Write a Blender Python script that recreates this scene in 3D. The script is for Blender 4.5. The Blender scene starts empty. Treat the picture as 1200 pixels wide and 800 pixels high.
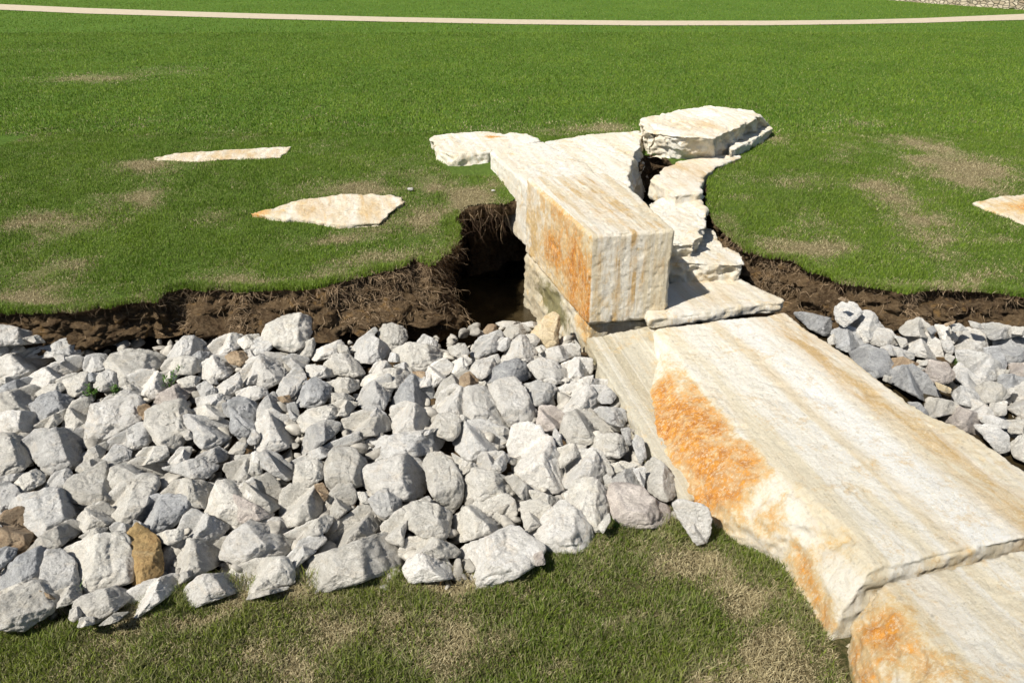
import bpy, bmesh, math, random
import numpy as np
from mathutils import Vector

R = math.radians
rng = np.random.default_rng(7)
random.seed(7)
scene = bpy.context.scene
COL = scene.collection

# ------------------------------------------------------------------ camera, sky, sun, exposure
PITCH = R(27.07)
CAMZ = 2.0
cam_d = bpy.data.cameras.new("camera")
cam = bpy.data.objects.new("camera", cam_d)
COL.objects.link(cam)
cam.location = (0, 0, CAMZ)
cam.rotation_euler = (R(90) - PITCH, 0, 0)
cam_d.sensor_width = 36
cam_d.lens = 27
cam_d.clip_start = 0.05
cam_d.clip_end = 2000
scene.camera = cam

SUN_EL = R(50)
SUN_DIR = Vector((-0.78 * math.cos(SUN_EL), -0.626 * math.cos(SUN_EL), math.sin(SUN_EL))).normalized()   # towards the sun
world = bpy.data.worlds.new("World")
scene.world = world
world.use_nodes = True
wn = world.node_tree
sky = wn.nodes.new("ShaderNodeTexSky")
sky.sky_type = 'NISHITA'
sky.sun_disc = False
sky.sun_elevation = SUN_EL
sky.sun_rotation = math.atan2(SUN_DIR.x, SUN_DIR.y)
bg = wn.nodes["Background"]
bg.inputs[1].default_value = 0.052
wn.links.new(sky.outputs[0], bg.inputs[0])

sd = bpy.data.lights.new("sun", 'SUN')
sd.energy = 4.5
sd.angle = R(0.5)
sd.color = (1.0, 0.945, 0.85)
so = bpy.data.objects.new("sun", sd)
so.rotation_euler = SUN_DIR.to_track_quat('Z', 'Y').to_euler()
so.location = (-6, -6, 12)
COL.objects.link(so)

scene.view_settings.view_transform = 'Standard'
scene.view_settings.look = 'None'
scene.view_settings.gamma = 1
scene.view_settings.exposure = 0.62
scene.view_settings.use_curve_mapping = False
scene.render.engine = 'CYCLES'
scene.cycles.max_bounces = 6
scene.cycles.use_denoising = True

# ------------------------------------------------------------------ helpers
FW = np.array([0, math.cos(PITCH), -math.sin(PITCH)])
UP = np.array([0, math.sin(PITCH), math.cos(PITCH)])
RT = np.array([1.0, 0, 0])
CAM = np.array([0, 0, CAMZ])

def ray(px, py):
    return FW + RT * (px - 600) / 900.0 + UP * (400 - py) / 900.0

def at(px, py, z):
    d = ray(px, py)
    return CAM + d * ((z - CAMZ) / d[2])

def pix(P):
    v = np.asarray(P) - CAM
    t = v @ FW
    return 600 + 900 * (v @ RT) / t, 400 - 900 * (v @ UP) / t

def sstep(a, b, x):
    t = np.clip((x - a) / (b - a), 0, 1)
    return t * t * (3 - 2 * t)

def _h(i, j, k, s):
    n = (i * 374761393 + j * 668265263 + k * 2147483647 + s * 1274126177) & 0xFFFFFFFF
    n = ((n ^ (n >> 13)) * 1274126177) & 0xFFFFFFFF
    n = ((n ^ (n >> 16)) * 2246822519) & 0xFFFFFFFF
    return ((n ^ (n >> 15)) & 0xFFFFFF) / float(0xFFFFFF)

def vnoise(P, s=0):
    P = np.asarray(P, float)
    f = np.floor(P)
    I = f.astype(np.int64)
    t = P - f
    t = t * t * t * (t * (t * 6 - 15) + 10)
    r = 0
    for a in (0, 1):
        wa = t[:, 0] if a else 1 - t[:, 0]
        for b in (0, 1):
            wb = t[:, 1] if b else 1 - t[:, 1]
            for c in (0, 1):
                wc = t[:, 2] if c else 1 - t[:, 2]
                r = r + wa * wb * wc * _h(I[:, 0] + a, I[:, 1] + b, I[:, 2] + c, s)
    return r * 2 - 1

def fbm(P, sc, octv=4, s=0, gain=0.5):
    P = np.asarray(P, float)
    a, tot, f = 1.0, 0, sc
    for o in range(octv):
        tot = tot + a * vnoise(P * f + 17.3 * o, s + o)
        a *= gain
        f *= 2.03
    return tot

def p3(X, Y, Z=None):
    X = np.asarray(X, float).ravel(); Y = np.asarray(Y, float).ravel()
    return np.stack([X, Y, np.zeros_like(X) if Z is None else np.asarray(Z, float).ravel()], 1)

def in_poly(X, Y, poly):
    X = np.asarray(X); Y = np.asarray(Y)
    ins = np.zeros(X.shape, bool)
    n = len(poly)
    j = n - 1
    for i in range(n):
        xi, yi = poly[i][0], poly[i][1]
        xj, yj = poly[j][0], poly[j][1]
        if yi != yj:
            c = ((yi > Y) != (yj > Y)) & (X < (xj - xi) * (Y - yi) / (yj - yi) + xi)
            ins ^= c
        j = i
    return ins

def poly_dist(X, Y, poly):
    d = np.full(np.shape(X), 1e9)
    n = len(poly)
    for i in range(n):
        a = np.array(poly[i][:2]); b = np.array(poly[(i + 1) % n][:2])
        ab = b - a
        L2 = ab @ ab + 1e-12
        t = np.clip(((X - a[0]) * ab[0] + (Y - a[1]) * ab[1]) / L2, 0, 1)
        d = np.minimum(d, np.hypot(X - a[0] - t * ab[0], Y - a[1] - t * ab[1]))
    return d

def np_mesh(name, V, quads=None, tris=None, smooth=True):
    V = np.asarray(V, np.float32)
    m = bpy.data.meshes.new(name)
    nq = 0 if quads is None else len(quads)
    nt = 0 if tris is None else len(tris)
    m.vertices.add(len(V)); m.vertices.foreach_set("co", V.ravel())
    loops = []
    if nq: loops.append(np.asarray(quads, np.int32).ravel())
    if nt: loops.append(np.asarray(tris, np.int32).ravel())
    loops = np.concatenate(loops)
    m.loops.add(len(loops)); m.loops.foreach_set("vertex_index", loops)
    m.polygons.add(nq + nt)
    st = np.concatenate([np.arange(nq) * 4, nq * 4 + np.arange(nt) * 3]).astype(np.int32)
    m.polygons.foreach_set("loop_start", st)
    m.update(calc_edges=True)
    m.polygons.foreach_set("use_smooth", np.full(nq + nt, smooth, bool))
    m.validate()
    return m

def fattr(m, name, vals):
    a = m.attributes.new(name, 'FLOAT', 'POINT')
    a.data.foreach_set("value", np.asarray(vals, np.float32).ravel())

def cattr(m, name, rgb):
    a = m.attributes.new(name, 'FLOAT_COLOR', 'POINT')
    rgba = np.ones((len(rgb), 4), np.float32); rgba[:, :3] = rgb
    a.data.foreach_set("color", rgba.ravel())

def link(name, m, mat, loc=None, parent=None, **props):
    o = bpy.data.objects.new(name, m)
    if mat: m.materials.append(mat)
    if loc is not None:
        loc = Vector(loc)
        co = np.empty(len(m.vertices) * 3, np.float32)
        m.vertices.foreach_get("co", co)
        co = co.reshape(-1, 3) - np.array(loc, np.float32)
        m.vertices.foreach_set("co", co.ravel()); m.update()
        o.location = loc
    if parent is not None: o.parent = parent
    COL.objects.link(o)
    for k, v in props.items(): o[k] = v
    return o

# ------------------------------------------------------------------ node material helpers
def new_mat(name):
    m = bpy.data.materials.new(name); m.use_nodes = True
    nt = m.node_tree
    return m, nt, nt.nodes["Principled BSDF"]

class N:
    def __init__(s, nt): s.nt = nt
    def n(s, t, **kw):
        o = s.nt.nodes.new(t)
        for k, v in kw.items(): setattr(o, k, v)
        return o
    def l(s, a, b): s.nt.links.new(a, b)
    def coord(s, kind="Object"): return s.n("ShaderNodeTexCoord").outputs[kind]
    def map(s, vec, scale=(1, 1, 1), rot=(0, 0, 0), loc=(0, 0, 0)):
        o = s.n("ShaderNodeMapping")
        o.inputs["Scale"].default_value = scale; o.inputs["Rotation"].default_value = rot; o.inputs["Location"].default_value = loc
        s.l(vec, o.inputs["Vector"]); return o.outputs[0]
    def noise(s, vec, scale, detail=5, rough=0.6, dist=0):
        o = s.n("ShaderNodeTexNoise")
        o.inputs["Scale"].default_value = scale; o.inputs["Detail"].default_value = detail
        o.inputs["Roughness"].default_value = rough; o.inputs["Distortion"].default_value = dist
        s.l(vec, o.inputs["Vector"]); return o.outputs["Fac"]
    def vor(s, vec, scale, feature='F1', out="Distance"):
        o = s.n("ShaderNodeTexVoronoi", feature=feature)
        o.inputs["Scale"].default_value = scale
        s.l(vec, o.inputs["Vector"]); return o.outputs[out]
    def ramp(s, fac, stops):
        o = s.n("ShaderNodeValToRGB")
        e = o.color_ramp.elements
        while len(e) < len(stops): e.new(0.5)
        for i, (p, c) in enumerate(stops):
            e[i].position = p
            e[i].color = (c, c, c, 1) if isinstance(c, (int, float)) else (*c, 1)
        s.l(fac, o.inputs[0]); return o.outputs[0]
    def mix(s, fac, a, b, mode='MIX'):
        o = s.n("ShaderNodeMix", data_type='RGBA', blend_type=mode)
        for v, i in ((fac, 0), (a, 6), (b, 7)):
            if isinstance(v, (int, float)): o.inputs[i].default_value = v if i == 0 else (v, v, v, 1)
            elif isinstance(v, tuple): o.inputs[i].default_value = (*v, 1)
            else: s.l(v, o.inputs[i])
        return o.outputs[2]
    def math(s, op, a, b=0.0, c=None):
        o = s.n("ShaderNodeMath", operation=op)
        for i, v in enumerate((a, b, c)):
            if v is None: continue
            if isinstance(v, (int, float)): o.inputs[i].default_value = v
            else: s.l(v, o.inputs[i])
        return o.outputs[0]
    def attr(s, name, out="Fac"):
        o = s.n("ShaderNodeAttribute"); o.attribute_name = name; return o.outputs[out]
    def bump(s, h, dist, strength=1.0, prev=None):
        o = s.n("ShaderNodeBump")
        o.inputs["Distance"].default_value = dist; o.inputs["Strength"].default_value = strength
        s.l(h, o.inputs["Height"])
        if prev is not None: s.l(prev, o.inputs["Normal"])
        return o.outputs[0]

# ------------------------------------------------------------------ materials
def rock_mat(name, base, dark, warm, contrast=1.0):
    m, nt, b = new_mat(name); q = N(nt)
    oi = q.n("ShaderNodeObjectInfo").outputs["Random"]
    co = q.coord("Object")
    off = q.n("ShaderNodeVectorMath", operation='ADD')
    cb = q.n("ShaderNodeCombineXYZ")
    q.l(q.math('MULTIPLY', oi, 37.0), cb.inputs[0]); q.l(q.math('MULTIPLY', oi, 91.0), cb.inputs[1]); q.l(q.math('MULTIPLY', oi, 53.0), cb.inputs[2])
    q.l(co, off.inputs[0]); q.l(cb.outputs[0], off.inputs[1])
    v = off.outputs[0]
    n1 = q.noise(v, 9, 6, 0.65, 0.6)
    n2 = q.noise(v, 38, 6, 0.7)
    n3 = q.noise(q.map(v, (1, 1, 3.2), (oi_rot(), 0.5, 0.3)), 7, 5, 0.6, 1.5)
    c = q.mix(q.ramp(n1, [(0.36, 0.0), (0.66, 1.0)]), dark, base)
    c = q.mix(q.math('MULTIPLY', q.ramp(n3, [(0.52, 0.0), (0.66, 1.0)]), 0.55), c, warm)
    c = q.mix(q.math('MULTIPLY', q.ramp(n2, [(0.33, 1.0), (0.45, 0.0)]), 0.35 * contrast), c, tuple(x * 0.42 for x in dark))
    fg = q.noise(v, 120, 4, 0.75)
    c = q.mix(q.math('MULTIPLY', q.ramp(fg, [(0.38, 1.0), (0.47, 0.0)]), 0.38), c, tuple(x * 0.5 for x in dark))
    c = q.mix(q.math('MULTIPLY', q.ramp(fg, [(0.55, 0.0), (0.65, 1.0)]), 0.35), c, tuple(min(.8, x * 1.25) for x in base))
    vein = q.ramp(q.noise(v, 5, 4, 0.5, 2.2), [(0.47, 0.0), (0.495, 1.0), (0.52, 0.0)])
    c = q.mix(q.math('MULTIPLY', vein, 0.28), c, tuple(min(0.8, x * 1.35) for x in base))
    val = q.math('ADD', q.math('MULTIPLY', oi, 0.34), 0.88)
    hs = q.n("ShaderNodeHueSaturation"); q.l(val, hs.inputs["Value"]); q.l(c, hs.inputs["Color"])
    q.l(hs.outputs[0], b.inputs["Base Color"])
    b.inputs["Roughness"].default_value = 0.9
    b.inputs["Specular IOR Level"].default_value = 0.2
    h = q.math('ADD', q.math('MULTIPLY', q.noise(v, 26, 8, 0.72), 1.0), q.math('MULTIPLY', q.ramp(q.vor(v, 60), [(0.0, 0.0), (0.25, 1.0)]), 0.16))
    nb = q.bump(h, 0.028, 0.95)
    nb = q.bump(q.noise(v, 85, 6, 0.8), 0.009, 0.9, nb)
    q.l(nb, b.inputs["Normal"])
    return m
def oi_rot(): return random.uniform(0, 3)

ROCK = {
    'w': rock_mat("pale_rock", (0.70, 0.68, 0.635), (0.55, 0.53, 0.485), (0.64, 0.57, 0.47)),
    'c': rock_mat("cream_rock", (0.64, 0.615, 0.56), (0.47, 0.45, 0.40), (0.57, 0.52, 0.43)),
    'g': rock_mat("grey_rock", (0.60, 0.59, 0.565), (0.42, 0.415, 0.395), (0.62, 0.57, 0.49)),
    'b': rock_mat("blue_grey_rock", (0.48, 0.485, 0.485), (0.27, 0.275, 0.28), (0.56, 0.55, 0.52), 1.4),
    'm': rock_mat("mauve_rock", (0.54, 0.49, 0.445), (0.35, 0.31, 0.28), (0.6, 0.55, 0.48)),
    't': rock_mat("tan_rock", (0.46, 0.36, 0.245), (0.27, 0.19, 0.12), (0.48, 0.38, 0.26)),
    'o': rock_mat("ochre_rock", (0.50, 0.36, 0.17), (0.33, 0.21, 0.09), (0.52, 0.42, 0.25)),
    'y': rock_mat("yellow_rock", (0.62, 0.53, 0.37), (0.48, 0.39, 0.25), (0.56, 0.41, 0.20)),
}

def limestone(name, ang=0.245, cream=(0.72, 0.635, 0.465), white=(0.80, 0.765, 0.665), tan=(0.58, 0.39, 0.17), grooves=0.5, streak=1.0, moss=True):
    m, nt, b = new_mat(name); q = N(nt)
    geo = q.n("ShaderNodeNewGeometry").outputs["Position"]
    v = geo
    al = q.map(v, (1, 1, 1), (0, 0, -ang))                 # Y of this frame runs along the block
    st = q.noise(q.map(al, (7.0, 0.55, 0.7)), 1.0, 5, 0.62, 0.4)
    st2 = q.noise(q.map(al, (19.0, 0.9, 1.1), loc=(3, 1, 0)), 1.0, 5, 0.6, 0.3)
    n1 = q.noise(v, 3.2, 7, 0.62, 0.5)
    n2 = q.noise(v, 24, 7, 0.7)
    c = q.mix(q.ramp(st, [(0.44, 0.0), (0.53, 1.0)]), cream, white)
    ln = q.noise(q.map(al, (46.0, 0.35, 0.45), loc=(7, 2, 1)), 1.0, 3, 0.5, 0.1)
    c = q.mix(q.math('MULTIPLY', q.ramp(ln, [(0.57, 0.0), (0.63, 1.0)]), 0.55 * min(1, grooves)), c, (0.82, 0.79, 0.71))
    c = q.mix(q.math('MULTIPLY', q.ramp(ln, [(0.34, 1.0), (0.39, 0.0)]), 0.30 * min(1, grooves)), c, (0.48, 0.42, 0.32))
    gr = q.noise(v, 95, 5, 0.8)
    c = q.mix(q.math('MULTIPLY', q.ramp(gr, [(0.36, 1.0), (0.44, 0.0)]), 0.35), c, (0.46, 0.38, 0.25))
    c = q.mix(q.math('MULTIPLY', q.ramp(gr, [(0.54, 0.0), (0.64, 1.0)]), 0.35), c, (0.82, 0.79, 0.72))
    tanf = q.math('MULTIPLY', q.ramp(st2, [(0.47, 0.0), (0.64, 1.0)]), q.ramp(n1, [(0.42, 0.0), (0.6, 1.0)]))
    tanf = q.math('MULTIPLY', tanf, 0.75 * streak)
    bias = q.attr("warm")
    tanf = q.math('MINIMUM', q.math('ADD', tanf, q.math('MULTIPLY', bias, q.ramp(q.noise(q.map(al, (6, 1.2, 4)), 1.5, 7, 0.7, 0.4), [(0.36, 0.0), (0.62, 1.0)]))), 0.95)
    c = q.mix(tanf, c, tan)
    c = q.mix(q.math('MULTIPLY', q.math('MINIMUM', q.attr('white'), 1.0), q.ramp(q.noise(q.map(al, (9, 1.5, 4)), 1.0, 6, .65), [(.3, .5), (.5, 1.0)])), c, (0.86, 0.845, 0.79))
    # rust stain with broken edge
    s = q.attr("stain")
    nn = q.noise(q.map(v, (1, 1, 0.6)), 26, 9, 0.82, 0.3)
    nn2 = q.noise(v, 5, 5, 0.6, 0.6)
    sf = q.math('ADD', s, q.math('MULTIPLY', q.math('SUBTRACT', q.math('ADD', nn, nn2), 1.0), 1.7))
    c = q.mix(q.math('MULTIPLY', q.ramp(sf, [(0.10, 0.0), (0.45, 1.0)]), 0.8), c, (0.66, 0.47, 0.21))
    lg = q.noise(q.map(v, (1, 1, 0.35)), 11, 7, 0.8, 0.2)
    sfr = q.math('MULTIPLY', q.ramp(sf, [(0.38, 0.0), (0.85, 1.0)]), q.ramp(lg, [(0.36, 0.15), (0.52, 1.0)]))
    rust = q.mix(q.ramp(nn, [(0.40, 0.0), (0.6, 1.0)]), (0.38, 0.11, 0.009), (0.78, 0.35, 0.045))
    c = q.mix(q.math('MULTIPLY', sfr, 0.93), c, rust)
    # white scratches on top of rust
    c = q.mix(q.math('MULTIPLY', q.ramp(q.noise(q.map(v, (1, 1, 0.45)), 62, 6, 0.8, 0.2), [(0.53, 0.0), (0.59, 1.0)]), 0.6), c, (0.76, 0.68, 0.50))
    # pits and dirt specks
    c = q.mix(q.math('MULTIPLY', q.ramp(n2, [(0.30, 1.0), (0.42, 0.0)]), 0.45), c, (0.30, 0.25, 0.18))
    sp = q.ramp(q.vor(q.map(v, (1, 1, 1)), 34), [(0.04, 1.0), (0.09, 0.0)])
    c = q.mix(q.math('MULTIPLY', q.math('MULTIPLY', sp, q.ramp(q.noise(v, 4, 2), [(0.5, 0.0), (0.62, 1.0)])), 0.6), c, (0.16, 0.13, 0.09))
    if moss:
        mo = q.attr("moss")
        mf = q.ramp(q.math('ADD', mo, q.math('MULTIPLY', q.math('SUBTRACT', q.noise(v, 14, 6, 0.7), 0.5), 1.5)), [(0.4, 0.0), (0.75, 1.0)])
        c = q.mix(q.math('MULTIPLY', mf, 0.85), c, q.mix(q.noise(v, 40), (0.07, 0.075, 0.02), (0.30, 0.26, 0.10)))
    q.l(c, b.inputs["Base Color"])
    b.inputs["Roughness"].default_value = 0.88
    b.inputs["Specular IOR Level"].default_value = 0.22
    h1 = q.math('ADD', q.noise(v, 16, 8, 0.72), q.math('MULTIPLY', st2, grooves))
    chis = q.noise(q.map(al, (5, 26, 8)), 1.0, 5, 0.6, 0.8)
    h1 = q.math('ADD', h1, q.math('MULTIPLY', chis, 0.35))
    h1 = q.math('ADD', h1, q.math('MULTIPLY', ln, 0.5 * min(1, grooves)))
    nb = q.bump(h1, 0.016, 0.9)
    nb = q.bump(q.noise(v, 60, 8, 0.85), 0.016, 1.0, nb)
    nb = q.bump(q.ramp(q.vor(v, 110), [(0.0, 0.0), (0.3, 1.0)]), 0.002, 0.6, nb)
    q.l(nb, b.inputs["Normal"])
    return m

M_RAMP = limestone("limestone_ramp", cream=(0.75, 0.675, 0.51), white=(0.82, 0.785, 0.69), streak=0.28)
M_CAP = limestone("limestone_cap", cream=(0.70, 0.62, 0.46), white=(0.80, 0.765, 0.675), grooves=1.3, streak=1.7)
M_ROUGH = limestone("limestone_rough", cream=(0.73, 0.675, 0.55), white=(0.80, 0.775, 0.70), grooves=0.25, streak=0.45)
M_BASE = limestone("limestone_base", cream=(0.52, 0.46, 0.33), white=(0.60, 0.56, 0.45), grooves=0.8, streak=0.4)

def soil_mat():
    m, nt, b = new_mat("soil"); q = N(nt)
    v = q.n("ShaderNodeNewGeometry").outputs["Position"]
    n1 = q.noise(v, 4, 6, 0.65, 0.5); n2 = q.noise(v, 28, 8, 0.75)
    c = q.mix(q.ramp(n1, [(0.38, 0.0), (0.62, 1.0)]), (0.050, 0.030, 0.015), (0.125, 0.082, 0.042))
    c = q.mix(q.ramp(n2, [(0.42, 0.0), (0.68, 0.8)]), c, (0.21, 0.15, 0.088))
    c = q.mix(q.math('MULTIPLY', q.ramp(q.noise(v, 9, 4, 0.5, 1.0), [(0.6, 0.0), (0.7, 1.0)]), 0.6), c, (0.25, 0.15, 0.055))
    q.l(c, b.inputs["Base Color"]); b.inputs["Roughness"].default_value = 0.95
    b.inputs["Specular IOR Level"].default_value = 0.15
    h = q.math('ADD', n2, q.math('MULTIPLY', q.vor(v, 22), 0.5))
    q.l(q.bump(h, 0.05, 1.0), b.inputs["Normal"])
    return m
M_SOIL = soil_mat()

def lawn_mat():
    m, nt, b = new_mat("lawn_turf"); q = N(nt)
    v = q.n("ShaderNodeNewGeometry").outputs["Position"]
    dry = q.attr("dry")
    n1 = q.noise(q.map(v, (1, 0.45, 1)), 26, 7, 0.8)
    n2 = q.noise(v, 0.45, 5, 0.6); n3 = q.noise(q.map(v, (0.35, 1.3, 1)), 2.0, 5, 0.65)
    c = q.mix(q.ramp(n1, [(0.33, 0.0), (0.68, 1.0)]), (0.056, 0.110, 0.014), (0.118, 0.205, 0.028))
    c = q.mix(q.math('MULTIPLY', q.ramp(n2, [(0.4, 0.0), (0.62, 1.0)]), 0.4), c, (0.125, 0.21, 0.032))
    c = q.mix(q.math('MULTIPLY', q.ramp(n3, [(0.45, 0.0), (0.65, 1.0)]), 0.4), c, (0.070, 0.150, 0.018))
    n4 = q.noise(v, 60, 6, 0.8)
    straw = q.mix(q.ramp(n4, [(0.35, 0.0), (0.65, 1.0)]), (0.15, 0.12, 0.06), (0.36, 0.31, 0.17))
    df = q.ramp(q.math('ADD', dry, q.math('MULTIPLY', q.math('SUBTRACT', n4, 0.5), 0.9)), [(0.35, 0.0), (0.7, 1.0)])
    c = q.mix(df, c, straw)
    c = q.mix(q.attr("thatch"), c, q.mix(q.ramp(n4, [(0.38, 0.0), (0.62, 1.0)]), (0.03, 0.028, 0.012), (0.17, 0.13, 0.07)))
    q.l(c, b.inputs["Base Color"]); b.inputs["Roughness"].default_value = 0.9
    b.inputs["Specular IOR Level"].default_value = 0.1
    q.l(q.bump(n1, 0.05, 0.9), b.inputs["Normal"])
    return m
M_LAWN = lawn_mat()

def blade_mat():
    m, nt, b = new_mat("grass_blades"); q = N(nt)
    c = q.attr("Col", "Color")
    q.l(c, b.inputs["Base Color"]); b.inputs["Roughness"].default_value = 0.55
    b.inputs["Specular IOR Level"].default_value = 0.25
    tr = q.n("ShaderNodeBsdfTranslucent"); q.l(c, tr.inputs[0])
    mx = q.n("ShaderNodeMixShader"); mx.inputs[0].default_value = 0.32
    q.l(b.outputs[0], mx.inputs[1]); q.l(tr.outputs[0], mx.inputs[2])
    q.l(mx.outputs[0], nt.nodes["Material Output"].inputs[0])
    return m
M_BLADE = blade_mat()

def simple(name, col, rough=0.9, scale=20, var=0.3, bump=0.01):
    m, nt, b = new_mat(name); q = N(nt)
    v = q.n("ShaderNodeNewGeometry").outputs["Position"]
    n = q.noise(v, scale, 6, 0.7)
    c = q.mix(q.ramp(n, [(0.35, 0.0), (0.65, 1.0)]), tuple(x * (1 - var) for x in col), tuple(min(1, x * (1 + var)) for x in col))
    q.l(c, b.inputs["Base Color"]); b.inputs["Roughness"].default_value = rough
    b.inputs["Specular IOR Level"].default_value = 0.2
    q.l(q.bump(n, bump, 0.8), b.inputs["Normal"])
    return m
M_ROOT = simple("dry_root", (0.33, 0.24, 0.15), 0.9, 8, 0.45)
M_DROOT = simple("dark_root", (0.085, 0.055, 0.035), 0.9, 8, 0.4)
M_PATH = simple("path_concrete", (0.47, 0.405, 0.30), 0.9, 6, 0.12)
M_LEAF = simple("weed_leaf", (0.07, 0.14, 0.025), 0.6, 30, 0.4)
M_RUB = simple("rubble_stone", (0.36, 0.34, 0.30), 0.9, 6, 0.5, 0.02)

def water_mat():
    m, nt, b = new_mat("muddy_water"); q = N(nt)
    v = q.n("ShaderNodeNewGeometry").outputs["Position"]
    n = q.noise(v, 5, 5, 0.6, 0.6)
    q.l(q.mix(q.ramp(n, [(0.35, 0.0), (0.65, 1.0)]), (0.018, 0.013, 0.006), (0.045, 0.033, 0.016)), b.inputs["Base Color"])
    b.inputs["Roughness"].default_value = 0.2
    b.inputs["Specular IOR Level"].default_value = 0.35
    q.l(q.bump(q.noise(q.map(v, (1, 2.2, 1)), 22, 4, 0.6), 0.006, 0.5), b.inputs["Normal"])
    return m
M_WATER = water_mat()

def wall_mat():
    m, nt, b = new_mat("rubble_masonry"); q = N(nt)
    v = q.n("ShaderNodeNewGeometry").outputs["Position"]
    mv = q.map(v, (1, 1, 2.0))
    cell = q.vor(mv, 4.6, 'F1', "Color"); edge = q.vor(mv, 4.6, 'DISTANCE_TO_EDGE')
    sep = q.n("ShaderNodeSeparateColor"); q.l(cell, sep.inputs[0])
    c = q.mix(sep.outputs[0], (0.30, 0.24, 0.16), (0.55, 0.48, 0.37))
    c = q.mix(q.ramp(edge, [(0.0, 1.0), (0.07, 0.0)]), c, (0.20, 0.17, 0.13))
    c = q.mix(0.3, c, q.noise(v, 12), 'OVERLAY')
    q.l(c, b.inputs["Base Color"]); b.inputs["Roughness"].default_value = 0.9
    q.l(q.bump(q.ramp(edge, [(0.0, 0.0), (0.12, 1.0)]), 0.06, 1.0), b.inputs["Normal"])
    return m
M_WALL = wall_mat()

# ------------------------------------------------------------------ ground surfaces
def lawn_z(X, Y):
    X = np.asarray(X, float); Y = np.asarray(Y, float)
    far = -0.30 + 0.30 * sstep(4.6, 8.2, Y) 
    far = far + 0.025 * np.sin(X * 1.1 + 0.6) * np.sin(Y * 0.9 + 1.0) * sstep(16, 9, Y)
    near = -0.72 + 0.015 * np.sin(X * 3.1) + 0.01 * np.sin(Y * 5 + X) + 0.55 * sstep(1.7, -1.5, Y)
    w = sstep(3.2, 4.2, Y)
    return near * (1 - w) + far * w

def on_lawn(px, py):
    z = -0.72 if py > 560 else -0.1
    for _ in range(25):
        P = at(px, py, z)
        z = 0.5 * z + 0.5 * float(lawn_z(P[0], P[1]))
    return at(px, py, z)

# far edge of the washed-out channel: pixel, how far the foot of the cut runs into the channel, foot height
EDGE = [(-260, 380, .12, -.58), (-120, 374, .12, -.58), (0, 366, .10, -.56), (45, 364, .10, -.56), (92, 361, .08, -.56), (140, 357, .06, -.56),
        (183, 353, .02, -.57), (196, 343, .14, -.57), (220, 338, .30, -.57), (298, 342, .26, -.57), (367, 337, .30, -.57),
        (413, 328, .36, -.57), (459, 316, .40, -.60), (484, 302, .40, -.72), (503, 309, .28, -.80), (522, 294, .12, -.85),
        (536, 280, -.30, -1.15), (534, 254, -.55, -1.15), (550, 242, -.75, -1.15), (572, 239, -.8, -1.15), (592, 240, -.8, -1.15), (606, 234, -.5, -.9),
        (690, 212, .0, -.7), (748, 196, .0, -.6), (751, 183, .02, -.5), (775, 182, .02, -.5), (800, 205, .0, -.5), (836, 196, .0, -.5), (828, 212, .0, -.6), (827, 240, .0, -.6), (836, 262, .0, -.6),
        (852, 277, .08, -.64), (881, 295, .14, -.66), (928, 306, .20, -.66), (955, 319, .20, -.66), (995, 332, .22, -.64),
        (1043, 341, .24, -.62), (1090, 339, .24, -.6), (1140, 342, .24, -.6), (1200, 345, .24, -.6), (1300, 350, .2, -.6), (1480, 352, .2, -.6)]
NEAR = [(1650, 640), (1300, 640), (950, 612), (875, 622), (835, 612), (800, 608), (735, 612), (700, 620), (672, 642), (640, 656), (600, 670), (545, 684),
        (470, 684), (340, 690), (220, 698), (130, 712), (50, 734), (0, 738), (-110, 760), (-300, 800)]
edge_w = [(*on_lawn(e[0], e[1])[:2], e[2], e[3]) for e in EDGE]
near_w = [tuple(at(p[0], p[1], -0.72)[:2]) for p in NEAR]
CH = [(-40, edge_w[0][1] + .3)] + [(e[0], e[1]) for e in edge_w] + [(40, edge_w[-1][1] + .4), (40, near_w[0][1] - .3)] + near_w + [(-40, near_w[-1][1] - .3)]

# dry patches on the turf: pixel centre, pixel radii, strength
DRY = [(110, 92, 70, 7, .8), (190, 84, 75, 7, .5), (45, 60, 60, 4, .35), (60, 262, 60, 14, .55), (180, 232, 40, 14, .4), (400, 222, 70, 9, .5), (395, 280, 55, 9, .6), (520, 215, 45, 18, .55),
       (560, 222, 35, 18, .85), (500, 260, 35, 20, .45), (455, 305, 60, 10, .5), (60, 352, 110, 8, .45), (300, 330, 120, 8, .45), (340, 218, 30, 8, .3), (250, 250, 50, 10, .35), (170, 190, 20, 5, .7),
       (1130, 200, 60, 26, .75), (1060, 168, 50, 10, .55), (1040, 225, 40, 18, .6), (940, 212, 50, 14, .55), (960, 290, 70, 12, .5), (1150, 280, 60, 12, .5), (1090, 255, 40, 14, .45),
       (700, 148, 50, 7, .5), (860, 160, 60, 8, .45), (880, 235, 40, 12, .35), (1000, 175, 40, 9, .35), (850, 262, 25, 14, .6), (1100, 330, 140, 6, .4),
       (780, 660, 45, 22, .75), (850, 690, 60, 28, .7), (905, 745, 40, 34, .95), (700, 680, 40, 18, .5), (740, 720, 60, 20, .5), (600, 700, 60, 20, .55), (520, 700, 60, 20, .7), (560, 760, 60, 30, .6),
       (330, 710, 60, 16, .7), (250, 715, 50, 16, .6), (170, 735, 50, 14, .45), (440, 745, 70, 20, .5), (640, 790, 60, 20, .5), (860, 790, 70, 24, .4), (290, 780, 60, 20, .3), (940, 780, 40, 40, .8)]
dry_w = []
for (px, py, rx, ry, s) in DRY:
    c = on_lawn(px, py); ex = on_lawn(px + rx, py); ey = on_lawn(px, py + ry)
    dry_w.append((c[0], c[1], abs(ex[0] - c[0]), max(0.05, abs(ey[1] - c[1])), s))

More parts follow.
